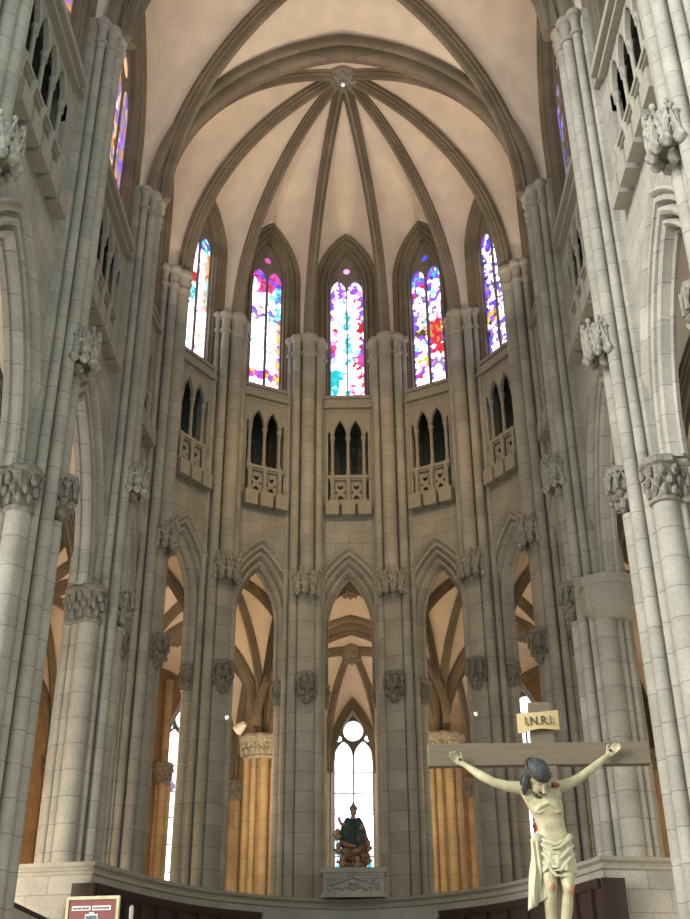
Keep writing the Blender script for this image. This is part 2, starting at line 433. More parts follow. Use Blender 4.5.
def leafcap(mb,cx,cy,r,z0,z1,ab=None):
    """foliate capital: necking ring, bell with two rows of leaf knots, octagonal abacus"""
    h=z1-z0
    mb.lathe(cx,cy,[(r*1.02,z0),(r*1.18,z0+h*.03),(r*1.18,z0+h*.09),(r*1.0,z0+h*.12),(r*1.05,z0+h*.4),(r*1.35,z0+h*.78)],16)
    mb.lathe(cx,cy,[(r*1.35,z0+h*.78),(r*1.62,z0+h*.84),(r*1.62,z0+h*.93),(r*1.5,z1)],8,rot=PI/8)
    for row in range(3):
        for k in range(9):
            a=2*PI*(k+.5*row)/9; rr=r*(1.12+.16*row); zz=z0+h*(.26+.2*row)
            mb.blob((cx+rr*math.cos(a),cy+rr*math.sin(a),zz),(r*.24,r*.24,h*.13),(6,4),.6)
            mb.tube([(cx+rr*math.cos(a)*0+math.cos(a)*r*1.0,cy+math.sin(a)*r*1.0,zz-h*.16),(cx+math.cos(a)*rr*1.05,cy+math.sin(a)*rr*1.05,zz),(cx+math.cos(a)*(rr+r*.2),cy+math.sin(a)*(rr+r*.2),zz+h*.06)],[r*.06,r*.09,r*.05],5)
def ringcap(mb,cx,cy,r,z):
    """moulded two ring capital of a vaulting shaft, top at z"""
    mb.lathe(cx,cy,[(r,z-.90),(r+.045,z-.88),(r+.06,z-.81),(r+.04,z-.75),(r+.005,z-.72),(r+.015,z-.32),(r+.035,z-.26),(r+.095,z-.22),(r+.11,z-.12),(r+.085,z-.04),(r+.05,z)],16)

# ------------------------------------------------------------------ plan
CX=(0.0,29.6)
PX={'3':(1.46,35.0),'2':(4.07,33.64),'1':(5.73,31.07),'0':(6.02,27.24),'Q':(6.04,20.8),'N':(6.04,14.4)}
ZC=24.5
def pierpos(k,sd):
    x,y=PX[k]; return (sd*x,y)
def inward(k,sd):
    x,y=pierpos(k,sd)
    if k in 'QN': return PI if sd>0 else 0.0
    if k=='0': return PI+math.radians(2)*1 if sd>0 else -math.radians(2)
    return math.atan2(CX[1]-y,CX[0]-x)

# ------------------------------------------------------------------ apse piers
def make_apse_pier():
    t=empty('apse_pier',(0,0,FLOOR_P))
    c=MB()
    poly=[(-.26,-.30),(-.26,.30),(-.46,.55),(-.52,.70),(-.86,.70),(-1.05,.45),(-1.05,-.45),(-.86,-.70),(-.52,-.70),(-.46,-.55)]
    c.prism(poly[::-1],ZF,ZC); c.build('pier_core',M['shaft'],t)
    b=MB(); b.prism([(p[0]+(.15 if p[0]>-.6 else -.15),p[1]*1.18) for p in poly][::-1],ZF,ZF+.7); b.prism([(p[0]+(.08 if p[0]>-.6 else -.08),p[1]*1.09) for p in poly][::-1],ZF+.7,ZF+.95); b.build('plinth',M['ashlar'],t)
    p=MB(); p.prism([(-.3,-.29),(.02,-.29),(.08,-.16),(.08,.16),(.02,.29),(-.3,.29)],ZF+.9,13.95); p.build('pilaster_face',M['shaft'],t)
    s=MB(); s.cyl(0,0,.245,14.5,ZC-.8,20); s.build('central_shaft',M['shaft'],t)
    for sg in (-1,1):
        s=MB(); s.cyl(-.14,sg*.43,.155,ZF+.9,ZC-.8); s.build('side_shaft',M['shaft'],t)
        s=MB(); s.cyl(-.38,sg*.64,.105,ZF+.9,ZC-.8,12); s.build('slender_shaft',M['shaft'],t)
        s=MB(); s.cyl(-.74,sg*.72,.17,ZF+.9,10.15,14); s.build('jamb_shaft',M['shaft'],t)
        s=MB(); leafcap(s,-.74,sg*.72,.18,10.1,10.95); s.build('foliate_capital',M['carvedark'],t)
    k=MB(); ringcap(k,0,0,.245,ZC)
    for sg in (-1,1): ringcap(k,-.14,sg*.43,.155,ZC); ringcap(k,-.38,sg*.64,.105,ZC)
    k.build('moulded_capital',M['mould'],t)
    k=MB(); canopy(k,.0,13.62); k.build('statue_canopy',M['carved'],t)
    k=MB(); bracket(k,.1,10.05); k.build('statue_bracket',M['carvedark'],t)
    return t
AL={('3',-1):'grey stone pier left of the tall central stained window',('3',1):'grey stone pier right of the tall central stained window',
    ('2',-1):'apse pier between the two upper windows left of the central one',('2',1):'apse pier between the two upper windows right of the central one',
    ('1',-1):'outermost curved-apse pier on the left, beyond its farthest left window',('1',1):'outermost curved-apse pier on the right, beyond its farthest right window'}
ap=make_apse_pier(); first=True
for (k,sd),lab in AL.items():
    x,y=pierpos(k,sd)
    if first: ap.location=(x,y,FLOOR_P); ap.rotation_euler=(0,0,inward(k,sd)); tag(ap,lab,'pier','piers around the apse'); first=False
    else: dup(ap,(x,y,FLOOR_P),inward(k,sd),lab,'piers around the apse')

# ------------------------------------------------------------------ nave piers
def make_nave_pier(plain_side=None):
    t=empty('nave_pier',(0,0,FLOOR_P)); c=MB()
    half=[(-.2,.44),(-.34,.56),(-.42,.74),(-1.0,.74),(-1.2,.5),(-1.3,.4)]
    poly=half+[(a,-b) for a,b in reversed(half)]
    c.prism(poly,ZF,ZC); c.build('pier_core',M['shaft'],t)
    b=MB(); b.prism([(p[0]+(.2 if p[0]>-1 else -.2),p[1]*1.2) for p in poly],ZF,ZF+.7); b.prism([(p[0]+(.1 if p[0]>-1 else -.1),p[1]*1.1) for p in poly],ZF+.7,ZF+.95); b.build('plinth',M['ashlar'],t)
    for zz,nm in (((14.6,ZC-.8),'central_shaft'),((ZF+.9,9.9),'lower_central_shaft')):
        s=MB(); s.cyl(0.02,0,.165,zz[0],zz[1]); s.build(nm,M['shaft'],t)
    s=MB(); s.prism([(-.2,-.14),(-.04,-.14),(-.09,0),(-.04,.14),(-.2,.14)],9.9,14.6); s.build('niche_back',M['shaft'],t)
    for sg in (-1,1):
        s=MB(); s.cyl(-.06,sg*.31,.15,ZF+.9,ZC-.8); s.build('side_shaft',M['shaft'],t)
        s=MB(); s.cyl(-.24,sg*.60,.11,ZF+.9,ZC-.8,12); s.build('slender_shaft',M['shaft'],t)
        s=MB(); s.cyl(-.50,sg*.80,.26,ZF+.9,9.75,20); s.build('half_column',M['shaft'],t)
        for q in (-.82,-1.02):
            s=MB(); s.cyl(q,sg*(.82 if q>-.9 else .74),.105,ZF+.9,9.75,12); s.build('respond_shaft',M['shaft'],t)
        k=MB()
        if plain_side==sg:
            pl=lambda e:[(-.70+e*math.cos(a)*1.3,sg*.80+e*math.sin(a)) for a in [2*PI*i/8+PI/8 for i in range(8)]]
            k.prism(pl(.36),9.65,9.9,pl(.58)); k.prism(pl(.58),9.9,10.5); k.prism(pl(.62),10.5,10.75); k.build('uncarved_capital',M['mould'],t)
        else:
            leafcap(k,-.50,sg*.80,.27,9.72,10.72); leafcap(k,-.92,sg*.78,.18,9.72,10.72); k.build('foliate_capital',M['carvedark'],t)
    k=MB(); ringcap(k,.02,0,.165,ZC); 
    for sg in (-1,1): ringcap(k,-.06,sg*.31,.15,ZC); ringcap(k,-.24,sg*.60,.11,ZC)
    k.build('moulded_capital',M['mould'],t)
    k=MB(); canopy(k,.08,13.6,.38); k.build('statue_canopy',M['carved'],t)
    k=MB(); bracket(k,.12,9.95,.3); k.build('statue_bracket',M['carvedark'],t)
    return t
NL={('0',-1):'tall grey compound pier rising behind the left end of the curved parapet',('Q',-1):'tall grey compound pier at the lower left edge, left of the notice board',
    ('N',-1):'nearest left compound pier, cut off by the left edge of the photo',
    ('Q',1):'pale compound pier right of the crucifix beam, its foot hiding the end of the parapet',('N',1):'nearest right compound pier, only its upper shafts at the top right corner'}
npier=make_nave_pier(); first=True
for (k,sd),lab in NL.items():
    x,y=pierpos(k,sd)
    if first: npier.location=(x,y,FLOOR_P); npier.rotation_euler=(0,0,inward(k,sd)); tag(npier,lab,'pier','compound piers of the nave'); first=False
    else: dup(npier,(x,y,FLOOR_P),inward(k,sd),lab,'compound piers of the nave')
pp=make_nave_pier(1); x,y=pierpos('0',1); pp.location=(x,y,FLOOR_P); pp.rotation_euler=(0,0,inward('0',1))
tag(pp,'tall pale compound pier with an uncarved block capital behind the crucifix','pier','compound piers of the nave')

# ------------------------------------------------------------------ bay walls
SEC_ARC=[(.84,0),(.84,.09),(.78,.13),(.72,.08),(.69,-.0),(.57,0),(.55,-.13),(.50,-.17),(.45,-.05),(.39,-.02),(.34,-.08),(.32,-.22),(.27,-.27),(.23,-.15),(.17,-.12),(.12,-.20),(.10,-.34),(.05,-.40),(.02,-.33),(0,-.37),(0,-.52)]
SEC_NAVE=[(.84,0),(.84,.09),(.78,.13),(.72,.08),(.69,0),(.57,0),(.55,-.18),(.49,-.22),(.44,-.03),(.36,.0),(.29,-.05),(.27,-.26),(.21,-.32),(.17,-.10),(.10,-.07),(.04,-.15),(.05,-.38),(.02,-.45),(-.04,-.36),(-.07,-.42),(-.03,-.52)]
SEC_WIN=[(.62,0),(.62,.08),(.57,.12),(.52,.06),(.49,-.06),(.44,-.11),(.40,-.02),(.34,.02),(.29,-.04),(.27,-.16),(.22,-.22),(.18,-.12),(.12,-.10),(.08,-.20),(.06,-.32),(.03,-.26),(0,-.32),(0,-.62)]
RWB=.62
WALLS={}
class Bay: pass
def bay(name,A,B,p):
    """A,B: (x,y) front axes of the two piers, A on the left seen from inside"""
    A=Vector((*A,0)); B=Vector((*B,0)); Mi=(A+B)/2; d=(A-B).normalized()   # local +y = towards A when +x is inward
    n=Vector((d.y,-d.x,0))
    if n.dot(Vector((CX[0],min(CX[1],Mi.y),0))-Mi)<0: n=-n
    rz=math.atan2(n.y,n.x); half=(A-B).length/2; n0=p['n0']
    o=Bay(); o.half=half; o.M=Mi; o.rz=rz; o.mat=Matrix.Translation(Mi)@Matrix.Rotation(rz,4,'Z')
    loc=(Mi.x,Mi.y,FLOOR_P)
    ww,ws,wa=p['win_w'],p['win_s'],p['win_a']         # inner half width, spring, apex of the window
    aw,as_,aa=p['arc_w'],p['arc_s'],p['arc_a']
    RW=RWB*p.get('wk',1); kd=p.get('kd',1)
    secw=[(r*p.get('wk',1),n0+q*kd) for r,q in SEC_WIN]; seca=[(r,n0+q*p.get('ka',1)) for r,q in (SEC_NAVE if p.get('hood') else SEC_ARC)]
    ztop=lambda s: arch_z(ww,ws,wa,s,RW)+.02 if abs(s)<ww+RW-1e-3 else ws+.3
    wall=empty('wall_'+name,loc,rz); wall['kind']='structure'
    mb=MB(); gw=p['gal_w']
    panel(mb,-half,half,n0,n0-.51*p.get('ka',1),ZF,ztop,[pointed(0,aw,ZF-.1,as_,aa,.74),(0,gw,17.45,21.35),pointed(0,ww,p['sill'],ws,wa,RW)])
    mb.build('masonry',M['ashlar'],wall)
    mb=MB(); mb.arch(aw,as_,aa,seca,p['arc_low'],seg=16); mb.build('arch_moulding',M['shaft'],wall)
    mb=MB(); mb.arch(ww,ws,wa,secw,p['sill'],seg=16)
    mb.build('window_moulding',M['ribstone'],wall)  # same stone as the wall; the darker rib tone paints in backlit shade
    mb=MB(); mb.prism([(n0-.66*kd,-ww-RW),(n0+.08,-ww-RW),(n0+.08,ww+RW),(n0-.66*kd,ww+RW)],p['sill']-.12,p['sill']); 
    mb.prism([(n0-.2,-ww-RW),(n0+.14,-ww-RW),(n0+.14,ww+RW),(n0-.2,ww+RW)],21.48,21.62)
    mb.build('string_course',M['mould'],wall)
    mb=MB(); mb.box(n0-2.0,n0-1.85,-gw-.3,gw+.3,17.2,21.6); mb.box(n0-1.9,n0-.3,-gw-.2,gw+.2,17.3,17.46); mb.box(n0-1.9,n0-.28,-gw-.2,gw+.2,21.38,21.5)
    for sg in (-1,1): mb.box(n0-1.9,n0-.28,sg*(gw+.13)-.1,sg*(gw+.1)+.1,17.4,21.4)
    mb.build('passage_lining',M['passage_shade'],wall)
    tag(wall,p['wlabel'],'wall',None,'structure')
    # window
    win=empty('window_%d'%p['num'],loc,rz); tag(win,p['glabel'],'window',p.get('ggroup'),'structure')
    nl=p['lights']; mul=p.get('mul',.1); tot=2*ww; lw=(tot-mul*(nl+1)+2*mul*.6)/nl/2
    cs=[-ww+mul*.4+lw+k*(2*lw+mul) for k in range(nl)]
    lh=p['light_a']; holes=[pointed(c,lw,p['sill']+.02,lh-lw*1.6,lh) for c in cs]
    for (cy,cr,cz) in p['eyes']: holes.append(circle(cy,cr,cz))
    mb=MB(); nt=n0-.58*kd
    panel(mb,-ww,ww,nt,nt-.05,p['sill'],lambda s: arch_z(ww,ws,wa,s) if abs(s)<ww-1e-3 else ws,holes,ds=.07)
    mb.build('tracery',M['tracery'],win)
    f=voronoi(p['num']*13+5,ww,p['sill'],lh,p.get('cells',240),p['design'])
    for c in cs:
        mb=glasscols(f,0,0,p['sill'],lh+.05,c,lw+.02,nt-.06,p.get('gstep',.05)); mb.build('glass_light',M['glass'],win,smooth=False)
    for (cy,cr,cz),cc in zip(p['eyes'],p['eyecols']):
        mb=glasscols(lambda s,z,cc=cc: PAL[cc],0,0,cz-cr,cz+cr,cy,cr,nt-.06,.04); mb.build('oculus_glass',M['glass'],win,smooth=False)
    # gallery
    gal=empty('triforium_gallery',loc,rz); tag(gal,p['tlabel'],'gallery','blind galleries with colonnettes below the windows')
    nc=p['cols']; sp=p['csp']; ys=[(k-(nc-1)/2)*sp for k in range(nc)]
    mb=MB(); panel(mb,-gw-.02,gw+.02,n0-.02,n0-.13,20.22,21.36,[pointed((a+b)/2,sp/2-.055,20.0,20.3,20.98) for a,b in zip(ys,ys[1:])]+
        ([ (sg*(gw+ys[-1]+.07)/2,(gw-ys[-1]-.07)/2,20.0,20.5) for sg in (-1,1)] if gw-ys[-1]>.12 else []),ds=.05)
    for a,b in zip(ys,ys[1:]): mb.arch(sp/2-.055,20.3,20.98,[(.06,n0-.02),(.05,n0+.03),(.0,n0-.0),(0,n0-.05)],20.3,s0=(a+b)/2,seg=8)
    mb.build('arcade_screen',M['mould'],gal)
    for y_ in ys:
        mb=MB(); x_=n0-.10
        mb.lathe(x_,y_,[(.10,18.60),(.10,18.66),(.08,18.76),(.09,18.82),(.065,18.95),(.06,20.0),(.085,20.05),(.065,20.1),(.10,20.24),(.115,20.3)],10); mb.build('colonnette',M['mould'],gal)
        mb=MB(); mb.lathe(n0+.06,y_,[(.14,17.5),(.14,17.58),(.085,17.70),(.07,17.8),(.075,18.3),(.1,18.42),(.13,18.50),(.13,18.56),(.08,18.64)],10); mb.build('balustrade_post',M['mould'],gal)
        mb=MB(); mb.prism([(n0-.2,y_-sp*.40),(n0+.34,y_-sp*.40),(n0+.34,y_+sp*.40),(n0-.2,y_+sp*.40)],16.95,17.5); mb.build('corbel_block',M['mould'],gal)
    mb=MB(); mb.box(n0-.2,n0+.14,ys[0]-.16,ys[-1]+.16,18.50,18.61); mb.box(n0-.2,n0+.08,ys[0]-.12,ys[-1]+.12,18.44,18.50); mb.build('rail',M['mould'],gal)
    for a,b in zip(ys,ys[1:]):
        m_=(a+b)/2; mb=MB(); wv=sp/2-.06; rr=min(.085,wv*.32)
        panel(mb,a+.04,b-.04,n0-.04,n0-.1,17.5,18.46,[(m_,rr*1.25,lambda s,m_=m_: 18.06+abs(s-m_)*.9+.02,lambda s,m_=m_: 18.22+abs(s-m_)*.75),(m_,rr*1.25,lambda s,m_=m_: 17.74-abs(s-m_)*.75,lambda s,m_=m_: 17.9-abs(s-m_)*.9-.02),circle(m_-rr*2.0,rr*.62,17.98),circle(m_+rr*2.0,rr*.62,17.98)],ds=.03)
        mb.build('pierced_panel',M['mould'],gal)
    if p.get('hood'):
        mb=MB(); mb.prism([(n0-.1,-gw-.25),(n0+.3,-gw-.25),(n0+.3,gw+.25),(n0-.1,gw+.25)],21.40,21.62); mb.prism([(n0-.1,-gw-.15),(n0+.16,-gw-.15),(n0+.16,gw+.15),(n0-.1,gw+.15)],21.22,21.40); mb.build('hood_string',M['mould'],gal)
    # outer window arch in world space for the vault
    pts=arch_pts(ww,ws,wa,RW,ZC,16); o.path=[o.mat@Vector((n0,y_,z_)) for y_,z_ in pts]
    WALLS[name]=o
    return o

apse=dict(n0=-.5,win_w=.66,win_s=27.25,win_a=29.1,sill=22.05,arc_w=.74,arc_s=12.9,arc_a=14.75,gal_w=.74,cols=3,csp=.58,lights=2,light_a=27.75,ka=1.0,kd=.55,arc_low=10.9,
          eyes=[(0,.15,28.25)],cells=420)
def bb(name,ka,sa,kb,sb,base,**k):
    q=dict(base); q.update(k); return bay(name,pierpos(ka,sa),pierpos(kb,sb),q)
bb('apse_center','3',-1,'3',1,apse,num=1,design=g_center,mul=.05,eyecols=['pk'],wlabel='central wall bay of the apse above the statue',
   glabel='central stained glass window with a white and teal upright figure',tlabel='two-arched gallery directly beneath the central stained window')
bb('apse_inner_left','2',-1,'3',-1,apse,num=2,design=g_left,eyecols=['m'],wlabel='apse wall bay next left of the central one',
   glabel='stained window left of the central one, mostly white with magenta heads',tlabel='two-arched gallery under the window next left of centre')
bb('apse_inner_right','3',1,'2',1,apse,num=3,design=g_right,eyecols=['b'],wlabel='apse wall bay next right of the central one',
   glabel='stained window right of the central one with a red robed panel',tlabel='two-arched gallery under the window with the red robed panel')
bb('apse_outer_left','1',-1,'2',-1,apse,kd=.4,num=4,design=g_fleft,eyecols=['o'],wlabel='apse wall bay second left of the central one',
   glabel='glaring white stained window second left of the central one',tlabel='oblique two-arched gallery under the second window left of centre')
bb('apse_outer_right','2',1,'1',1,apse,kd=.4,num=5,design=g_fright,eyecols=['lv'],wlabel='apse wall bay second right of the central one',
   glabel='narrow violet stained window second right of the central one',tlabel='oblique two-arched gallery under the narrow violet window')
stilt=dict(apse); stilt.update(win_w=.95,win_s=27.0,win_a=29.8,arc_w=.92,gal_w=.86,csp=.68,lights=3,light_a=27.4,eyes=[(0,.22,28.2)],arc_s=12.4,ka=1.0,n0=-.55,arc_low=10.8)
bb('choir_left','0',-1,'1',-1,stilt,num=6,design=g_nave_l,eyecols=['lv'],wlabel='narrow slanting wall bay between left choir pier and first apse pier',
   glabel='sliver of amber window between the left choir pier and first apse pier',tlabel='sliver of gallery between the left choir pier and first apse pier')
bb('choir_right','1',1,'0',1,stilt,num=7,design=g_nave_r,eyecols=['gr'],wlabel='narrow slanting wall bay between right choir pier and first apse pier',
   glabel='dark window sliver between the right choir pier and first apse pier',tlabel='sliver of gallery between the right choir pier and first apse pier')
nave=dict(n0=-.56,win_w=2.05,win_s=26.2,win_a=30.9,sill=21.7,wk=.95,kd=.6,arc_w=2.05,arc_s=10.75,arc_a=14.85,ka=.85,arc_low=10.7,gal_w=1.78,cols=5,csp=.76,lights=4,mul=.14,light_a=27.6,
          eyes=[(-1.0,.4,28.2),(1.0,.4,28.2),(0,.5,29.3)],cells=420,gstep=.09,hood=True)
bb('nave_left_far','Q',-1,'0',-1,nave,num=8,design=g_nave_l,eyecols=['lv','lo','lv'],wlabel='left nave wall bay nearest the apse',
   glabel='amber and violet left nave window nearest the apse',tlabel='left nave gallery nearest the apse, seen steeply from below')
bb('nave_right_far','0',1,'Q',1,nave,num=9,design=g_nave_r,eyecols=['gr','gr','gr'],wlabel='right nave wall bay nearest the apse',
   glabel='dim right nave window nearest the apse',tlabel='right nave gallery nearest the apse, seen steeply from below')
bb('nave_left_near','N',-1,'Q',-1,nave,num=10,design=g_nave_l,eyecols=['lv','lo','lv'],wlabel='nearer left nave wall bay with the big arch at left edge',
   glabel='bright speck of left nave window at the top left corner',tlabel='nearer left nave gallery of colonnettes at the top left')
bb('nave_right_near','Q',1,'N',1,nave,num=11,design=g_nave_r,eyecols=['gr','gr','gr'],wlabel='nearer right nave wall bay with the big arch at right edge',
   glabel='violet speck of right nave window at the top right corner',tlabel='nearer right nave gallery of colonnettes at the top right')

# ------------------------------------------------------------------ vaults
def half_arc(P,T,zj=None,seg=20):
    P=Vector(P); T=Vector(T); z0=P.z if zj is None else zj
    d=Vector((T.x-P.x,T.y-P.y,0)); Lh=d.length; d.normalize(); h=T.z-z0; out=[]
    if zj is not None and zj>P.z+.01: out=[P.copy()]
    if h>=Lh:
        rho=(Lh*Lh+h*h)/(2*Lh); am=math.acos((rho-Lh)/rho)
        for i in range(seg+1):
            a=am*i/seg; out.append(Vector((P.x,P.y,0))+d*(rho-rho*math.cos(a))+Vector((0,0,z0+rho*math.sin(a))))
    else:
        for i in range(seg+1):
            a=PI/2*i/seg; out.append(Vector((P.x,P.y,0))+d*Lh*(1-math.cos(a))+Vector((0,0,z0+h*math.sin(a))))
    return out
def at_z(path,z):
    for a,b in zip(path,path[1:]):
        if b.z>=z: 
            t=(z-a.z)/max(1e-6,b.z-a.z); return a.lerp(b,min(1,max(0,t)))
    return path[-1].copy()
def web(mb,ribp,halfp,boss,K=22,lift=.05,bulge=.0):
    ap=halfp[-1]; boss=Vector(boss); rows=[]
    # progress along the rib
    L=[0]
    for a,b in zip(ribp,ribp[1:]): L.append(L[-1]+(b-a).length)
    za=ap.z; lk=L[-1]
    for q,p in enumerate(ribp):
        if p.z>=za: lk=L[q]; break
    for q,p in enumerate(ribp):
        if L[q]<lk or lk>=L[-1]-1e-6: b=at_z(halfp,min(p.z,za))
        else:
            t=(L[q]-lk)/max(1e-6,L[-1]-lk); b=ap.lerp(boss,t)
        if q==len(ribp)-1: b=boss.copy() if lk<L[-1]-1e-6 else b
        rows.append([Vector(p).lerp(b,k/5)+Vector((0,0,lift+bulge*math.sin(PI*k/5))) for k in range(6)])
    if lk>=L[-1]-1e-6:   # rib never rises above the wall arch crown: close towards the crown
        rows.append([Vector(boss).lerp(ap,k/5)+Vector((0,0,lift)) for k in range(6)])
    mb.grid(rows)
RSEC=[(-.20,.10),(-.21,-.06),(-.15,-.10),(-.15,-.18),(-.10,-.22),(-.085,-.32),(-.04,-.38),(.04,-.38),(.085,-.32),(.10,-.22),(.15,-.18),(.15,-.10),(.21,-.06),(.20,.10)]
def keystone(thing,b,r,mat,name='keystone'):
    mb=MB(); x,y,z=b
    mb.lathe(x,y,[(r*.3,z-.50),(r*.75,z-.44),(r*.95,z-.30),(r*1.0,z-.05),(r*.8,z+.2)],18)
    for k in range(8):
        a=2*PI*k/8; mb.blob((x+r*.62*math.cos(a),y+r*.62*math.sin(a),z-.46),(r*.22,r*.22,.10),(7,5),.4)
    mb.blob((x,y,z-.5),(r*.3,r*.3,.13),(8,5))
    return mb.build(name,mat,thing)

# apse vault
BOSS=(0,29.6,32.75)
vault=empty('ceiling_apse',(0,29.6,FLOOR_P)); tag(vault,'cream apse vault with eight dark ribs meeting at a carved boss','vault',None,'structure')
def off(p): return (p[0],p[1]-29.6,p[2])
order=[('0',-1),('1',-1),('2',-1),('3',-1),('3',1),('2',1),('1',1),('0',1)]
names=['choir_left','apse_outer_left','apse_inner_left','apse_center','apse_inner_right','apse_outer_right','choir_right']
ribs=[]
for k,sd in order:
    x,y=pierpos(k,sd); a=inward(k,sd); ribs.append(half_arc((x-.05*math.cos(a),y-.05*math.sin(a),ZC-.1),BOSS))
for rp in ribs:
    mb=MB(); mb.rib([off(p) for p in rp],RSEC); mb.build('vault_rib',M['ribstone'],vault)
for i,nm in enumerate(names):
    path=WALLS[nm].path; h=len(path)//2; one=path[:h+1]; two=path[h:][::-1]
    A,B=ribs[i],ribs[i+1]
    if (one[0]-A[0]).length>(two[0]-A[0]).length: one,two=two,one
    mb=MB()
    for rp,hp in ((A,one),(B,two)): 
        m2=MB(); web(m2,rp,hp,BOSS); mb.add([off(v) for v in m2.v],m2.f)
    mb.build('vault_web',M['plaster'],vault)
mb=MB(); one=half_arc((-5.95,27.24,ZC-.1),(0,27.24,31.75)); two=half_arc((5.95,27.24,ZC-.1),(0,27.24,31.75))
for rp,hp in ((ribs[0],one),(ribs[-1],two)):
    m2=MB(); web(m2,rp,hp,BOSS); mb.add([off(v) for v in m2.v],m2.f)
mb.build('vault_web',M['plaster'],vault)
keystone(vault,off(BOSS),.62,M['carvedark'])
mb=MB(); mb.blob((0.0,-.05,BOSS[2]-.66),(.06,.06,.05),(8,6)); mb.build('boss_lamp',M['lamp'],vault)

# transverse arch at the mouth of the apse, and at the next bay
def rolls(cs):
    out=[]
    for (cx,cb,r) in cs: out+=[(cx+r*math.cos(math.radians(a)),cb+r*math.sin(math.radians(a))) for a in (180,210,240,270,300,330,360)]
    return out
TSEC=[(-.52,.34),(-.52,.22)]+rolls([(-.38,.16,.13),(-.01,-.02,.20),(.38,.16,.13)])+[(.52,.22),(.52,.34)]
def transverse(Y,label,top=31.15,y0=0):
    t=empty('transverse_arch',(0,Y,FLOOR_P)); tag(t,label,'arch')
    L_=half_arc((-5.96,0,ZC-.1),(0,0,top)); R_=[Vector((-p.x,p.y,p.z)) for p in L_]
    mb=MB(); mb.rib(L_+R_[::-1][1:],TSEC); mb.build('moulded_arch',M['ribstone'],t)
    return t
transverse(27.24,'broad moulded stone arch spanning the mouth of the apse in front of its ribs')
transverse(20.8,'moulded arch springing from the nearer caps at the top edge')

# nave vault bay between the two arches
NB=(0,24.0,32.35); nv=empty('ceiling_nave',(0,24.0,FLOOR_P)); tag(nv,'cream cross vault of the nave bay in front of the apse arch','vault',None,'structure')
def off2(p): return (p[0],p[1]-24.0,p[2])
cor={k:half_arc((sd*5.95,PX[q][1],ZC-.1),NB) for k,(q,sd) in dict(a=('0',-1),b=('0',1),c=('Q',1),d=('Q',-1)).items()}
for k in cor:
    mb=MB(); mb.rib([off2(p) for p in cor[k]],[(a*1.35,b*1.1) for a,b in RSEC]); mb.build('diagonal_rib',M['ribstone'],nv)
for (k1,k2,kind) in (('a','b',27.24),('d','c',20.8),('a','d','nave_left_far'),('b','c','nave_right_far')):
    if isinstance(kind,float):
        one=half_arc((-5.95,kind,ZC-.1),(0,kind,31.5)); two=half_arc((5.95,kind,ZC-.1),(0,kind,31.5))
    else:
        path=WALLS[kind].path; h=len(path)//2; one=path[:h+1]; two=path[h:][::-1]
        if (one[0]-cor[k1][0]).length>(two[0]-cor[k1][0]).length: one,two=two,one
    mb=MB()
    for rp,hp in ((cor[k1],one),(cor[k2],two)):
        m2=MB(); web(m2,rp,hp,NB); mb.add([off2(v) for v in m2.v],m2.f)
    mb.build('vault_web',M['plaster'],nv)
keystone(nv,off2(NB),.5,M['carvedark'])
for Ya,Yb,walls_,lab in ((14.4,20.8,('nave_left_near','nave_right_near'),'plain cream vault over the nearer nave bay above the view'),(8.0,14.4,None,'plain cream vault over the nave bay above the camera')):
    nb_=(0,(Ya+Yb)/2,32.35); t=empty('ceiling_nave',(0,nb_[1],FLOOR_P)); tag(t,lab,'vault',None,'structure')
    cs=[(-5.95,Yb,ZC-.1),(5.95,Yb,ZC-.1),(5.95,Ya,ZC-.1),(-5.95,Ya,ZC-.1)]; rb=[half_arc(c,nb_) for c in cs]; of=lambda p:(p[0],p[1]-nb_[1],p[2])
    for r_ in rb:
        mb=MB(); mb.rib([of(p) for p in r_],RSEC); mb.build('diagonal_rib',M['ribstone'],t)
    for i in range(4):
        a,b=cs[i],cs[(i+1)%4]; mid=((a[0]+b[0])/2,(a[1]+b[1])/2,31.5); one=half_arc(a,mid); two=half_arc(b,mid)
        if walls_ and i in (1,3):
            path=WALLS[walls_[1] if i==1 else walls_[0]].path; h=len(path)//2; one=path[:h+1]; two=path[h:][::-1]
            if (one[0]-rb[i][0]).length>(two[0]-rb[i][0]).length: one,two=two,one
        mb=MB()
        for rp,hp in ((rb[i],one),(rb[(i+1)%4],two)):
            m2=MB(); web(m2,rp,hp,nb_); mb.add([of(v) for v in m2.v],m2.f)
        mb.build('vault_web',M['plaster'],t)

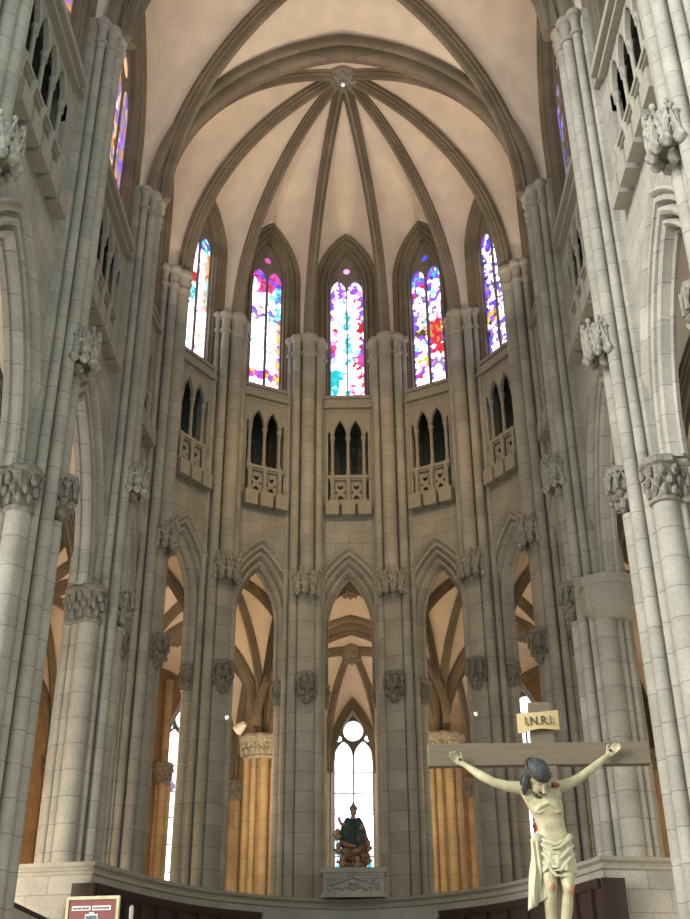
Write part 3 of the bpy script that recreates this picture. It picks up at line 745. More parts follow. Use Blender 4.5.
# ------------------------------------------------------------------ ambulatory, chapels and aisles
O={'3':(3.3,40.1),'2':(7.9,37.4),'1':(10.8,32.6),'0':(11.4,27.24),'Q':(11.4,20.8),'N':(11.4,14.4)}
Wp={'3':(4.75,44.6),'2':(11.0,40.2),'1':(14.6,33.6),'0':(15.0,27.24),'Q':(15.0,20.8),'N':(15.0,14.4)}
ZO=10.3
ASEC=[(a*.68,b*.68) for a,b in RSEC]
def make_cluster():
    t=empty('cluster_pier',(0,0,FLOOR_P)); c=MB(); c.lathe(0,0,[(.42,ZF),(.42,9.5)],8,rot=PI/8); c.build('pier_core',M['ochreshaft'],t)
    for k in range(8):
        a=2*PI*k/8; s=MB(); s.cyl(.47*math.cos(a),.47*math.sin(a),.16 if k%2==0 else .11,ZF,9.5,14); s.build('shaft',M['ochreshaft'],t)
    m=MB(); m.lathe(0,0,[(.62,9.45),(.66,9.52),(.58,9.6),(.66,9.9),(.8,10.05),(.82,10.2),(.75,10.3)],16)
    for row in range(2):
        for k in range(14):
            a=2*PI*(k+.5*row)/14; m.blob((.70*math.cos(a)+0*row,.70*math.sin(a),9.72+.2*row),(.1,.1,.11),(6,4),.6)
    for k in range(10):
        a=2*PI*k/10; m.lathe(.62*math.cos(a),.62*math.sin(a),[(.17,10.1),(.21,10.15),(.21,10.28),(.17,10.32)],8)
    m.build('foliate_capital',M['carved'],t)
    b=MB(); b.lathe(0,0,[(.8,ZF),(.8,ZF+.5),(.68,ZF+.7)],8,rot=PI/8); b.build('plinth',M['ochreshaft'],t)
    return t
CLL={('3',-1):'amber-lit cluster pier behind the arch left of the statue',('3',1):'amber-lit cluster pier behind the crucifix beam left end',
     ('2',-1):'cluster pier of the ambulatory hidden behind the second left apse pier',('2',1):'cluster pier of the ambulatory hidden behind the second right apse pier',
     ('1',-1):'cluster pier where the ambulatory meets the left aisle',('1',1):'cluster pier where the ambulatory meets the right aisle',
     ('0',-1):'left aisle cluster pier level with the apse mouth',('0',1):'right aisle cluster pier level with the apse mouth'}
cp=make_cluster(); first=True
for (k,sd),lab in CLL.items():
    x,y=O[k]
    if first: cp.location=(sd*x,y,FLOOR_P); cp.rotation_euler=(0,0,.3); tag(cp,lab,'pier','cluster piers of the ambulatory'); first=False
    else: dup(cp,(sd*x,y,FLOOR_P),.3*sd,lab,'cluster piers of the ambulatory')

def lowvault(name,label,corners,boss,apex,ribmat='ribstone',plast='plaster'):
    bx,by,bz=boss; t=empty(name,(bx,by,FLOOR_P)); tag(t,label,'vault',None,'structure')
    of=lambda p:(p[0]-bx,p[1]-by,p[2])
    rb=[half_arc(c,boss,seg=14) for c in corners]
    for r_ in rb:
        mb=MB(); mb.rib([of(p) for p in r_],ASEC); mb.build('diagonal_rib',M[ribmat],t)
    n=len(corners)
    for i in range(n):
        a,b=corners[i],corners[(i+1)%n]; mid=((a[0]+b[0])/2,(a[1]+b[1])/2,apex[i])
        one=half_arc(a,mid,seg=14); two=half_arc(b,mid,seg=14); mb=MB()
        for rp,hp in ((rb[i],one),(rb[(i+1)%n],two)):
            m2=MB(); web(m2,rp,hp,boss); mb.add([of(v) for v in m2.v],m2.f)
        mb.build('vault_web',M[plast],t)
        mb=MB(); mb.rib([of(p) for p in one+two[::-1][1:]],ASEC); mb.build('wall_rib',M[ribmat],t)
    keystone(t,of(boss),.42,M['carvedark'])
    return t
def back(k,sd,dep=1.15):
    x,y=pierpos(k,sd); a=inward(k,sd); return (x-dep*math.cos(a),y-dep*math.sin(a))
seq=[('N',-1),('Q',-1),('0',-1),('1',-1),('2',-1),('3',-1),('3',1),('2',1),('1',1),('0',1),('Q',1),('N',1)]
side={-1:'left',1:'right'}
place={('N','Q'):'nearer aisle bay',('Q','0'):'aisle bay beside the apse mouth',('0','1'):'bend between aisle and ambulatory',('1','2'):'outer ambulatory bay',('2','3'):'inner ambulatory bay',('3','3'):'central ambulatory bay'}
for (k1,s1),(k2,s2) in zip(seq,seq[1:]):
    key=(k1,k2) if (k1,k2) in place else (k2,k1); sdn='' if key==('3','3') else ' on the '+side[s1]
    p1,p2=back(k1,s1,1.0),back(k2,s2,1.0)
    o1,o2=(s1*O[k1][0],O[k1][1]),(s2*O[k2][0],O[k2][1])
    cs=[(*p1,10.9 if k1 in '123' else 10.2),(*p2,10.9 if k2 in '123' else 10.2),(*o2,ZO),(*o1,ZO)]
    m=(sum(c[0] for c in cs)/4,sum(c[1] for c in cs)/4,15.5)
    lowvault('ceiling_ambulatory','ribbed vault over the '+place[key]+sdn,cs,m,[15.3,15.1,14.5,15.1])
    w1,w2=(s1*Wp[k1][0],Wp[k1][1]),(s2*Wp[k2][0],Wp[k2][1])
    cs=[(*o1,ZO),(*o2,ZO),(*w2,9.6),(*w1,9.6)]
    m=(sum(c[0] for c in cs)/4,sum(c[1] for c in cs)/4,14.6)
    if key==('3','3'):
        lowvault('ceiling_chapel','narrow chapel vault with two splayed ribs above the clear lancet',[cs[0],cs[1],(1.08,44.5,10.0),(-1.08,44.5,10.0)],(0,41.5,14.1),[14.45,13.4,12.95,13.4])
        t=empty('chapel_arch',(0,40.1,FLOOR_P)); tag(t,'dark pointed arch at the chapel mouth above the clear lancet','arch')
        one=half_arc((-3.3,0,ZO+.35),(0,0,14.55)); mb=MB(); mb.rib(one+[Vector((-q.x,q.y,q.z)) for q in one[::-1][1:]],[(a*1.05,b*.9) for a,b in TSEC]); mb.build('moulded_arch',M['ribstone'],t); continue
    lowvault('ceiling_chapel','lower ribbed chapel vault behind the '+place[key]+sdn,cs,m,[14.3,13.9,13.7,13.9])

# outer walls with lancets
def outer_wall(name,A,B,label,wins):
    A=Vector((*A,0)); B=Vector((*B,0)); Mi=(A+B)/2; d=(A-B).normalized(); n=Vector((d.y,-d.x,0))
    if n.dot(Vector((0,min(29.6,Mi.y),0))-Mi)<0: n=-n
    rz=math.atan2(n.y,n.x); half=(A-B).length/2; loc=(Mi.x,Mi.y,FLOOR_P)
    w=empty('wall_'+name,loc,rz); tag(w,label,'wall',None,'structure')
    for sg in (-1,1):
        m3=MB(); m3.cyl(.12,sg*(half-.12),.16,ZF,9.0,12); m3.build('corner_shaft',M['ochreshaft'],w)
        m3=MB(); leafcap(m3,.12,sg*(half-.12),.2,8.95,9.7); m3.build('corner_capital',M['carvedark'],w)
    mb=MB(); panel(mb,-half-.3,half+.3,0,-.9,ZF,15.2,[pointed(q['s'],q['w'],q['z0'],q['zs'],q['za'],.3) for q in wins],ds=.3); mb.build('masonry',M['ochre'],w)
    for q in wins:
        mb=MB(); mb.arch(q['w'],q['zs'],q['za'],[(.32,0),(.32,.06),(.26,.08),(.2,.0),(.16,-.12),(.1,-.1),(.06,-.25),(0,-.3),(0,-.6)],q['z0'],s0=q['s'],seg=12); mb.box(-.6,.1,q['s']-q['w']-.32,q['s']+q['w']+.32,q['z0']-.15,q['z0']); mb.build('window_moulding',M['mould'],w)
        win=empty('window_%d'%q['num'],loc,rz); tag(win,q['label'],'window',None,'structure')
        nt=-.42; mb=MB(); s0=q['s']; ww=q['w']; lw=ww/2-.03
        top=q['za']-.25-ww*.62; h_=[pointed(s0-ww/2,lw,q['z0']+.04,top-1.25*ww,top-.42*ww),pointed(s0+ww/2,lw,q['z0']+.04,top-1.25*ww,top-.42*ww),circle(s0,ww*.52,top+ww*.12),circle(s0-ww*.74,ww*.16,top-.28*ww),circle(s0+ww*.74,ww*.16,top-.28*ww),circle(s0,.06,q['za']-.28)]
        panel(mb,s0-ww,s0+ww,nt,nt-.06,q['z0'],lambda s,s0=s0,ww=ww,q=q: arch_z(ww,q['zs'],q['za'],s-s0) if abs(s-s0)<ww-1e-3 else q['zs'],h_,ds=.04); 
        for k in range(1,7):
            zz=q['z0']+(top-ww-q['z0'])*k/7; mb.box(nt-.06,nt-.02,s0-ww,s0+ww,zz-.018,zz+.018)
        mb.build('tracery',M['tracery'],win)
        f=voronoi(q['num']*7+3,ww,q['z0'],q['za'],220,q['design']); g=lambda s,z,f=f,s0=s0: f(s-s0,z)
        mb=glasscols(g,0,0,q['z0'],q['za']-.12,s0,ww*.999,nt-.075,.07); 
        keep=[i for i,fc in enumerate(mb.f) if all(mb.v[j][2]<=arch_z(ww,q['zs'],q['za'],mb.v[j][1]-s0)+.02 or mb.v[j][2]<q['zs'] for j in fc)]
        mb.f=[mb.f[i] for i in keep]; mb.cols=[mb.cols[i] for i in keep]
        mb.build('glass',M['glass'],win,smooth=False)
    return w
def loc_s(A,B,x,y):
    A=Vector((*A,0)); B=Vector((*B,0)); return (Vector((x,y,0))-(A+B)/2).dot((B-A).normalized())
WL={k:(-v[0],v[1]) for k,v in Wp.items()}; WR=dict(Wp)
outer_wall('axial_chapel',WL['3'],WR['3'],'ochre end wall of the axial chapel behind the statue',[
    dict(s=0.0,w=.79,z0=5.3,zs=10.6,za=12.45,num=12,design=g_axial,label='clear lancet window with round tracery behind the painted statue'),
    dict(s=2.95,w=.5,z0=4.2,zs=8.6,za=9.9,num=13,design=g_chapel_red,label='red and white glass sliver beside the amber cluster pier on the right')])
sL=loc_s(WL['2'],WL['3'],-6.35,43.1); sR=loc_s(WR['3'],WR['2'],6.5,43.1)
outer_wall('left_chapel',WL['2'],WL['3'],'ochre chapel wall beyond the left apse arches',[dict(s=sL,w=.75,z0=4.2,zs=10.6,za=12.6,num=14,design=g_chapel,label='tall pale lancet low on the left between two apse piers')])
outer_wall('right_chapel',WR['3'],WR['2'],'ochre chapel wall beyond the right apse arches',[dict(s=sR,w=.75,z0=4.2,zs=11.0,za=13.0,num=15,design=g_chapel,label='lancet behind the crucifix, seen past the lettered plaque')])
rs_=empty('chapel_shaft',(-7.22,42.35,FLOOR_P)); tag(rs_,'amber-lit slender shaft with a small capital left of the low left lancet','shaft')
for dx,dy,r in ((0,0,.16),(-.2,.1,.1),(.2,.12,.1)):
    mb=MB(); mb.cyl(dx,dy,r,ZF,9.2,12); mb.build('lower_shaft',M['ochreshaft'],rs_)
mb=MB(); leafcap(mb,0,.03,.24,9.15,9.95); mb.build('foliate_capital',M['carvedark'],rs_)
mb=MB(); mb.cyl(0,.05,.15,9.9,13.2,12); mb.build('upper_shaft',M['ochreshaft'],rs_)
for nm,a,b,sdn in (('outer_left_chapel','1','2','left'),('outer_right_chapel','2','1','right'),('bend_left','0','1','left'),('bend_right','1','0','right'),('aisle_left_far','Q','0','left'),('aisle_right_far','0','Q','right'),('aisle_left_near','N','Q','left'),('aisle_right_near','Q','N','right')):
    D=WL if sdn=='left' else WR
    outer_wall(nm,D[a],D[b],'ochre outer wall of the %s'%nm.replace('_',' '),[])
# ------------------------------------------------------------------ floors and steps
def floor(name,x0,x1,y0,y1,z,label):
    mb=MB(); mb.box(x0,x1,y0,y1,z-EYE-.3,z-EYE); o=mb.build(name,M['floor'],base=((x0+x1)/2,(y0+y1)/2,z)); 
    for v in o.data.vertices: v.co.x-=(x0+x1)/2; v.co.y-=(y0+y1)/2
    tag(o,label,'floor',None,'structure')
floor('floor_nave',-16,16,-4,8,FLOOR_N,'stone floor of the nave below the view')
floor('floor_presbytery',-16,16,9.5,47,FLOOR_P,'raised stone floor of the presbytery below the view')
mb=MB()
for k in range(5): mb.box(-16,16,8+.3*k,9.5,-EYE+.3*k-.02,-EYE+.3*(k+1))
o=mb.build('trim_steps',M['floor']); tag(o,'stone steps up to the presbytery','steps',None,'structure')
#PART2
# ------------------------------------------------------------------ choir screen wall
def plan_sweep(mb, pts, prof):
    """sweep closed profile [(d,z)] (d = towards the apse centre) along plan points"""
    pts=[Vector((p[0],p[1],0)) for p in pts]; rows=[]
    for i,p in enumerate(pts):
        a=(p-pts[i-1]).normalized() if i else None; b=(pts[i+1]-p).normalized() if i<len(pts)-1 else None
        t=((a or b)+(b or a)).normalized(); n=Vector((t.y,-t.x,0)); k=1/max(.5,n.dot(Vector(((a or b).y,-(a or b).x,0))))
        rows.append([p+n*d*k+Vector((0,0,z)) for d,z in prof])
    mb.grid(rows,closed=True); m=len(prof); o=len(mb.v)-m*len(pts)
    mb.f.append(tuple(o+k for k in range(m))); mb.f.append(tuple(len(mb.v)-m+k for k in range(m)))
def spline(P,k=6):
    P=[Vector((*p,0)) for p in P]; out=[]
    for i in range(len(P)-1):
        a,b,c,d=P[max(0,i-1)],P[i],P[i+1],P[min(len(P)-1,i+2)]
        for j in range(k):
            t=j/k; q=.5*((2*b)+(-a+c)*t+(2*a-5*b+4*c-d)*t*t+(-a+3*b-3*c+d)*t**3); out.append((q.x,q.y))
    out.append((P[-1].x,P[-1].y)); return out
HALF=[(-5.38,24.5),(-5.0,25.75),(-4.5,27.1),(-3.75,28.6),(-2.75,29.75),(-1.45,30.75),(0,31.25)]
CURVE=spline(HALF+[(-x,y) for x,y in HALF[:-1][::-1]])
PROF=[(0,ZF),(0,3.44),(.05,3.47),(.05,3.52),(.01,3.55),(.01,3.58),(.09,3.63),(.11,3.70),(-.5,3.70),(-.5,ZF)]
wallp=[(-7.05,24.82)]+CURVE+[(7.05,24.82)]
sw=empty('choir_screen',(0,27.5,FLOOR_P)); tag(sw,'low curved stone parapet wall closing the apse behind the crucifix','parapet')
def sh(mb,dx,dy):
    mb.v=[(a-dx,b-dy,c) for a,b,c in mb.v]; return mb
mb=MB(); plan_sweep(mb,wallp,[(0,ZF),(0,3.44),(-.5,3.44),(-.5,ZF)]); sh(mb,0,27.5).build('screen_wall',M['ashlar'],sw,ang=25)
mb=MB(); plan_sweep(mb,wallp,[(0.002,3.44),(.05,3.47),(.05,3.52),(.01,3.55),(.01,3.58),(.09,3.63),(.11,3.70),(-.52,3.70),(-.52,3.44)]); sh(mb,0,27.5).build('coping',M['mould'],sw,ang=25)
def stalls(pts,label,end):
    t=empty('choir_stall',(pts[len(pts)//2][0],pts[len(pts)//2][1],FLOOR_P)); tag(t,label,'choir stall','dark stalls below the parapet')
    ox,oy=t.location.x,t.location.y
    mb=MB(); plan_sweep(mb,pts,[(.02,ZF),(.02,3.26),(.10,3.26),(.10,ZF)]); sh(mb,ox,oy).build('back_panel',M['darkwood'],t,ang=20)
    mb=MB(); plan_sweep(mb,pts,[(.10,3.08),(.10,3.27),(.17,3.27),(.17,3.22),(.13,3.08)]); sh(mb,ox,oy).build('top_rail',M['darkwood'],t,ang=20)
    mb=MB(); plan_sweep(mb,pts,[(.10,ZF+.45),(.10,ZF+.52),(.62,ZF+.52),(.62,ZF+.45)]); sh(mb,ox,oy).build('seat_board',M['darkwood'],t,ang=20)
    for i in range(0,len(pts),3):
        p=Vector((*pts[i],0)); q=Vector((*pts[min(i+1,len(pts)-1)],0)); 
        if (q-p).length<1e-6: q=p; p=Vector((*pts[i-1],0))
        d=(q-p).normalized(); n=Vector((d.y,-d.x,0)); p=Vector((*pts[i],0))
        mb=MB(); P4=[p+n*.10-d*.05,p+n*.62-d*.05,p+n*.62+d*.05,p+n*.10+d*.05]; mb.prism([(v.x,v.y) for v in P4],ZF,ZF+1.1)
        P4=[p+n*.10-d*.045,p+n*.19-d*.045,p+n*.19+d*.045,p+n*.10+d*.045]; mb.prism([(v.x,v.y) for v in P4],ZF+1.1,3.1)
        b=p+n*.5; mb.blob((b.x,b.y,ZF+1.16),.07,(8,6)); sh(mb,ox,oy).build('divider',M['darkwood'],t)
    p=Vector((*end[0],0)); q=Vector((*end[1],0)); mb=MB(); d=(q-p).normalized(); n=Vector((-d.y,d.x,0))*.04
    mb.prism([((p+n).x,(p+n).y),((q+n).x,(q+n).y),((q-n).x,(q-n).y),((p-n).x,(p-n).y)],ZF,3.26); sh(mb,ox,oy).build('end_board',M['darkwood'],t)
    return t
LC=[p for p in CURVE if p[0]<-2.25]; RC=[p for p in CURVE if p[0]>2.3]
stalls(LC,'dark wooden stalls under the parapet behind the red notice board','x' and ((-5.75,24.42),(-5.25,24.32)))
stalls(RC,'dark wooden stalls under the parapet behind the crucified figure','x' and ((5.78,24.42),(5.28,24.32)))

# ------------------------------------------------------------------ pedestal and painted statue group
pd=empty('statue_pedestal',(.08,31.2,3.70+EYE)); tag(pd,'carved stone block on the parapet carrying the painted statue','pedestal')
mb=MB(); mb.box(-.80,.80,-.40,.45,3.70,4.28); mb.box(-.87,.87,-.47,.5,4.32,4.44); mb.box(-.83,.83,-.43,.47,4.26,4.33); mb.box(-.86,.86,-.46,.5,3.70,3.80); mb.build('block',M['ashlar'],pd)
mb=MB()
for k in range(9):
    x=-.64+.16*k; mb.blob((x,-.41,3.92+.04*(k%2)),(.085,.05,.05),(8,5),.3)
mb.tube([(-.7,-.41,4.0),(-.45,-.43,4.06),(-.2,-.43,4.14),(0,-.45,4.2),(.2,-.43,4.14),(.45,-.43,4.06),(.7,-.41,4.0)],.03,6)
for sg in (-1,1): mb.tube([(sg*.62,-.42,4.02),(sg*.7,-.42,4.12),(sg*.6,-.42,4.2),(sg*.5,-.42,4.13),(sg*.56,-.42,4.08)],.025,6)
mb.blob((0,-.42,4.08),(.14,.05,.09),(8,5)); mb.build('carved_scroll',M['carved'],pd)
st=empty('statue_group',(.08,31.2,4.44+EYE)); tag(st,'dark painted statue group on the carved pedestal before the clear lancet','statue')
rs=random.Random(3)
mb=MB()
for k in range(26):
    a=rs.uniform(0,2*PI); r=rs.uniform(.1,.33); z=4.58+rs.uniform(0,.36); mb.blob((r*1.15*math.cos(a),r*.8*math.sin(a),z),(rs.uniform(.09,.17),.12,rs.uniform(.07,.12)),(8,6),.2)
mb.lathe(0,0,[(.42,4.45),(.40,4.5),(.3,4.6)],14,1,.75); mb.build('cloud_base',M['robe'],st)
mb=MB(); rows=[]
for j in range(15):
    t=j/14; z=4.62+1.02*t; w=.30+.06*math.sin(t*PI)-.17*max(0,t-.62)/.38
    rows.append([(( w+.035*math.sin(7*a+5*t))*math.cos(a)+.05*math.sin(4*t),(w*.75+.03*math.sin(6*a-4*t))*math.sin(a),z) for a in [2*PI*k/36 for k in range(36)]])
mb.grid(rows,closed=True); mb.f.append(tuple(range(len(mb.v)-36,len(mb.v)))); mb.build('robe',M['rose'],st)
mb=MB(); rows=[]
for j in range(13):
    t=j/12; z=4.98+.78*t; w=.35*math.sqrt(max(.03,1-(t*1.02-.22)**2*1.25))
    rows.append([((w+.03*math.sin(8*a+3*t))*math.cos(a),(.05+w*.72+.03*math.sin(7*a))*math.sin(a)-.02,z+.04*math.cos(2*a)) for a in [2*PI*k/36 for k in range(36)]])
mb.grid(rows,closed=True); mb.f.append(tuple(range(len(mb.v)-36,len(mb.v)))); mb.build('mantle',M['mantle'],st)
mb=MB(); mb.tube([(0,-.05,5.62),(0,-.06,5.76),(.01,-.07,5.84)],[.1,.075,.055],10); mb.blob((.015,-.09,5.93),(.085,.095,.115),(12,9)); mb.blob((.015,-.185,5.915),(.018,.025,.025),(6,4))
mb.tube([(-.16,-.1,5.62),(-.30,-.2,5.58),(-.37,-.24,5.68),(-.38,-.26,5.77)],[.06,.05,.04,.035],8); mb.tube([(.16,-.1,5.60),(.29,-.22,5.48),(.2,-.32,5.46)],[.06,.05,.035],8)
mb.build('head_and_arms',M['skin'],st)
mb=MB(); mb.lathe(.015,-.07,[(.1,5.97),(.115,6.02),(.09,6.07),(.05,6.13),(.03,6.16),(.008,6.22)],10); mb.build('crown',M['robe'],st)
for k,(x,y,z) in enumerate([(-.40,-.12,5.05),(.38,-.15,4.78),(-.30,-.28,4.70),(.12,-.34,4.66),(.40,-.05,5.12),(-.42,-.08,5.42)]):
    mb=MB(); mb.blob((x,y,z),(.075,.075,.085),(10,8)); mb.blob((x,y+.05,z-.13),(.09,.08,.10),(10,8)); mb.blob((x+.01,y-.075,z-.01),(.015,.02,.018),(6,4))
    mb.tube([(x-.07,y,z-.1),(x-.13,y-.06,z-.12),(x-.12,y-.12,z-.06)],[.03,.028,.02],6); mb.tube([(x+.07,y,z-.1),(x+.12,y-.06,z-.16)],[.03,.022],6)
    mb.build('cherub',M['skin'],st)
mb=MB(); mb.tube([(-.36,-.2,4.62),(-.1,-.36,4.78),(.16,-.36,4.9),(.33,-.22,5.08)],[.05,.08,.08,.04],8); mb.tube([(-.36,-.1,5.2),(-.18,-.33,5.02),(.1,-.36,4.98)],[.03,.06,.04],8); mb.build('sash',M['robe'],st)

# ------------------------------------------------------------------ crucifix
cr=empty('wooden_cross',(2.40,12.5,FLOOR_P)); tag(cr,'large plain wooden cross with a lettered plaque, in the lower right','cross')
mb=MB(); mb.box(-.125,.125,-.06,.06,ZF+.35,3.57); mb.build('upright',M['crosswood'],cr)
mb=MB(); mb.box(-1.30,1.18,-.075,.05,2.855,3.105); o=mb.build('crossbeam',M['crosswood'],cr)
bv=o.modifiers.new('bevel','BEVEL'); bv.width=.008; bv.segments=2
mb=MB(); mb.box(-.6,.6,-.5,.5,ZF,ZF+.2); mb.box(-.4,.4,-.34,.34,ZF+.2,ZF+.42); mb.build('base_block',M['ashlar'],cr)
mb=MB(); mb.prism([(-.13,-.34),(.13,-.34),(.13,-.06),(-.13,-.06)],.83,.90); mb.build('footrest',M['crosswood'],cr)
mb=MB(); n=16; rows=[]
for i in range(n+1):
    x=-.275+.47*i/n; u=(i/n); y=-.085-.03*math.sin(u*PI)+.0; s=.022*(u-.5)*2
    yb=.02*math.cos(u*PI*2)
    rows.append([(x,y-.012,3.235+s*.9-.012*math.cos(u*2*PI)),(x,y-.012,3.435+s*.9+.012*abs(u-.5)*2),(x,y+.012,3.435+s*.9+.012*abs(u-.5)*2),(x,y+.012,3.235+s*.9-.012*math.cos(u*2*PI))])
mb.grid(rows,closed=True); mb.f.append((0,1,2,3)); mb.f.append(tuple(len(mb.v)-4+k for k in range(4)))
plq=mb.build('lettered_plaque',M['plaque'],cr); plq['label']='pale curved plaque lettered I.N.R.I.'
cu=bpy.data.curves.new('lettering','FONT'); cu.body='I.N.R.I.'; cu.size=.14; cu.align_x='CENTER'; cu.align_y='CENTER'; cu.extrude=.004; cu.materials.append(M['ink'])
tmp=bpy.data.objects.new('tmp',cu); C.objects.link(tmp); bpy.context.view_layer.update(); me=bpy.data.meshes.new_from_object(tmp.evaluated_get(bpy.context.evaluated_depsgraph_get())); bpy.data.objects.remove(tmp)
tx=bpy.data.objects.new('lettering',me); C.objects.link(tx); tx.parent=plq; tx.location=(-.03,-.133,3.335+EYE-FLOOR_P); tx.rotation_euler=(PI/2,-.04,0); tx.scale=(.88,1,1)

BO=(2.36,12.25,.93+EYE)
def bput(mb,name,mat,parent=None):
    return sh(mb,BO[0],BO[1]).build(name,mat,parent)
fig=empty('crucified_figure',BO); tag(fig,'pale carved statue of a crucified man with bowed head and loincloth','statue')
b=MB()
rows=[]
for z,cx,cy,rx,ry in [(2.635,2.275,12.24,.075,.06),(2.60,2.275,12.24,.16,.085),(2.55,2.28,12.235,.215,.11),(2.48,2.29,12.225,.205,.13),(2.40,2.315,12.22,.195,.135),(2.32,2.335,12.225,.18,.13),(2.24,2.355,12.24,.155,.11),(2.16,2.37,12.24,.148,.105),(2.08,2.38,12.245,.16,.115),(1.98,2.385,12.25,.175,.125),(1.88,2.385,12.255,.17,.12),(1.82,2.385,12.255,.11,.09)]:
    rows.append([(cx+rx*math.copysign(abs(math.cos(a))**.85,math.cos(a)),cy+ry*math.copysign(abs(math.sin(a))**.9,math.sin(a)),z) for a in [2*PI*k/28 for k in range(28)]])
b.grid(rows,closed=True); b.f.append(tuple(range(28))); b.f.append(tuple(range(len(b.v)-28,len(b.v))))
for x in (2.195,2.395): b.blob((x,12.15,2.475),(.105,.052,.08),(14,10))
for k in range(4):
    for sg in (-1,1): b.tube([(2.33+sg*.03,12.10+.004*k,2.41-.035*k-.0),(2.335+sg*.10,12.115,2.385-.035*k),(2.34+sg*.155,12.18,2.40-.035*k)],.013,6)
b.tube([(2.20,12.14,2.29),(2.25,12.105,2.345),(2.335,12.085,2.38),(2.42,12.105,2.345),(2.475,12.14,2.29)],.026,8)
b.blob((2.368,12.175,2.155),(.12,.05,.12),(14,10))
b.tube([(2.285,12.22,2.60),(2.25,12.15,2.65),(2.22,12.07,2.70)],[.075,.068,.062],12)
for sg,ch in ((-1,[(2.10,12.235,2.565,.075),(2.02,12.225,2.572,.066),(1.92,12.215,2.585,.058),(1.80,12.21,2.62,.05),(1.745,12.215,2.65,.048),(1.67,12.25,2.70,.052),(1.58,12.30,2.775,.042),(1.50,12.345,2.845,.03),(1.475,12.36,2.862,.031)]),(1,[(2.46,12.235,2.565,.075),(2.54,12.225,2.585,.066),(2.63,12.215,2.615,.058),(2.73,12.21,2.665,.05),(2.785,12.215,2.705,.048),(2.87,12.25,2.76,.052),(2.97,12.30,2.84,.042),(3.06,12.345,2.915,.03),(3.085,12.36,2.935,.031)])):
    b.tube([c[:3] for c in ch],[c[3] for c in ch],12)
    w=Vector(ch[-1][:3]); d=(Vector(ch[-1][:3])-Vector(ch[-3][:3])); d.y=0; d.normalize(); up=Vector((-d.z*sg,0,d.x*sg))*1.0
    pc=w+d*.055
    b.blob(w+d*.03,(.042,.022,.042),(10,7)); b.blob(pc,(.05,.02,.05),(12,8))
    for q in range(4):
        s_=(q-1.5)*.024; base=pc+d*.025+up*s_; ln=[.085,.105,.098,.075][q]
        b.tube([base,base+d*ln*.45+up*s_*.12+Vector((0,-.018,0)),base+d*ln*.8+up*s_*.1+Vector((0,-.045,0)),base+d*ln*.95+Vector((0,-.07,0))],[.0125,.0115,.0105,.009],8)
    tb=w+d*.03-up*(-.03); b.tube([tb,tb+d*.03+up*.035+Vector((0,-.015,0)),tb+d*.065+up*.045+Vector((0,-.035,0))],[.014,.0125,.0105],8)
hd=Vector((2.20,12.06,2.725)); HEADMARK=len(b.v)
def bow(mb,start=0):
    Rm=Matrix.Rotation(math.radians(28),3,'Z')@Matrix.Rotation(math.radians(50),3,'X')*1.18
    o=Vector((2.225,12.10,2.675))
    for i in range(start,len(mb.v)): mb.v[i]=tuple(o+Rm@(Vector(mb.v[i])-o))
    return mb
b.blob(hd,(.098,.115,.115),(18,14)); b.blob(hd+Vector((.028,-.055,-.085)),(.074,.078,.105),(16,12)); b.blob(hd+Vector((.042,-.085,-.165)),(.045,.05,.045),(12,8))
nd=hd+Vector((.04,-.15,-.08)); b.tube([hd+Vector((.022,-.118,-.02)),nd+Vector((0,.01,.005)),nd+Vector((.003,-.012,-.02))],[.013,.017,.021],8)
for sg in (-1,1):
    e=hd+Vector((.022+sg*.038,-.108,-.035)); b.blob(e,(.02,.014,.012),(8,6)); b.tube([e+Vector((-.026,0,.018)),e+Vector((0,-.014,.026)),e+Vector((.026,0,.018))],.009,6)
    b.blob(hd+Vector((.015+sg*.098,-.02,-.07)),(.014,.026,.036),(8,6))
b.tube([hd+Vector((.015,-.135,-.128)),hd+Vector((.043,-.148,-.13)),hd+Vector((.07,-.135,-.132))],.0095,6)
bow(b,HEADMARK)
for sg,ch in ((-1,[(2.30,12.25,1.94,.105),(2.292,12.215,1.80,.098),(2.29,12.17,1.66,.082),(2.293,12.13,1.54,.064),(2.288,12.155,1.46,.058),(2.28,12.20,1.36,.063),(2.285,12.235,1.24,.055),(2.305,12.255,1.08,.038),(2.315,12.25,1.0,.04),(2.33,12.20,.955,.04),(2.345,12.10,.94,.034)]),(1,[(2.465,12.25,1.94,.105),(2.475,12.215,1.80,.098),(2.478,12.17,1.66,.082),(2.472,12.13,1.535,.064),(2.46,12.155,1.455,.058),(2.45,12.20,1.35,.063),(2.43,12.225,1.23,.055),(2.40,12.215,1.09,.038),(2.385,12.19,1.02,.04),(2.375,12.14,.985,.04),(2.37,12.05,.965,.034)])):
    b.tube([c[:3] for c in ch],[c[3] for c in ch],14)
    kx=ch[3]; b.blob((kx[0],kx[1]-.035,kx[2]),(.045,.04,.055),(10,8))
    t_=Vector(ch[-1][:3])
    for q in range(5): b.tube([t_+Vector(((q-2)*.016,0.01,0)),t_+Vector(((q-2)*.019,-.05+.004*q*sg,-.006))],[.013,.009],6)
body=bput(b,'body',M['flesh'],fig)
rm=body.modifiers.new('join','REMESH'); rm.mode='VOXEL'; rm.voxel_size=.0075; rm.use_smooth_shade=True
sm=body.modifiers.new('soften','SMOOTH'); sm.factor=.5; sm.iterations=7
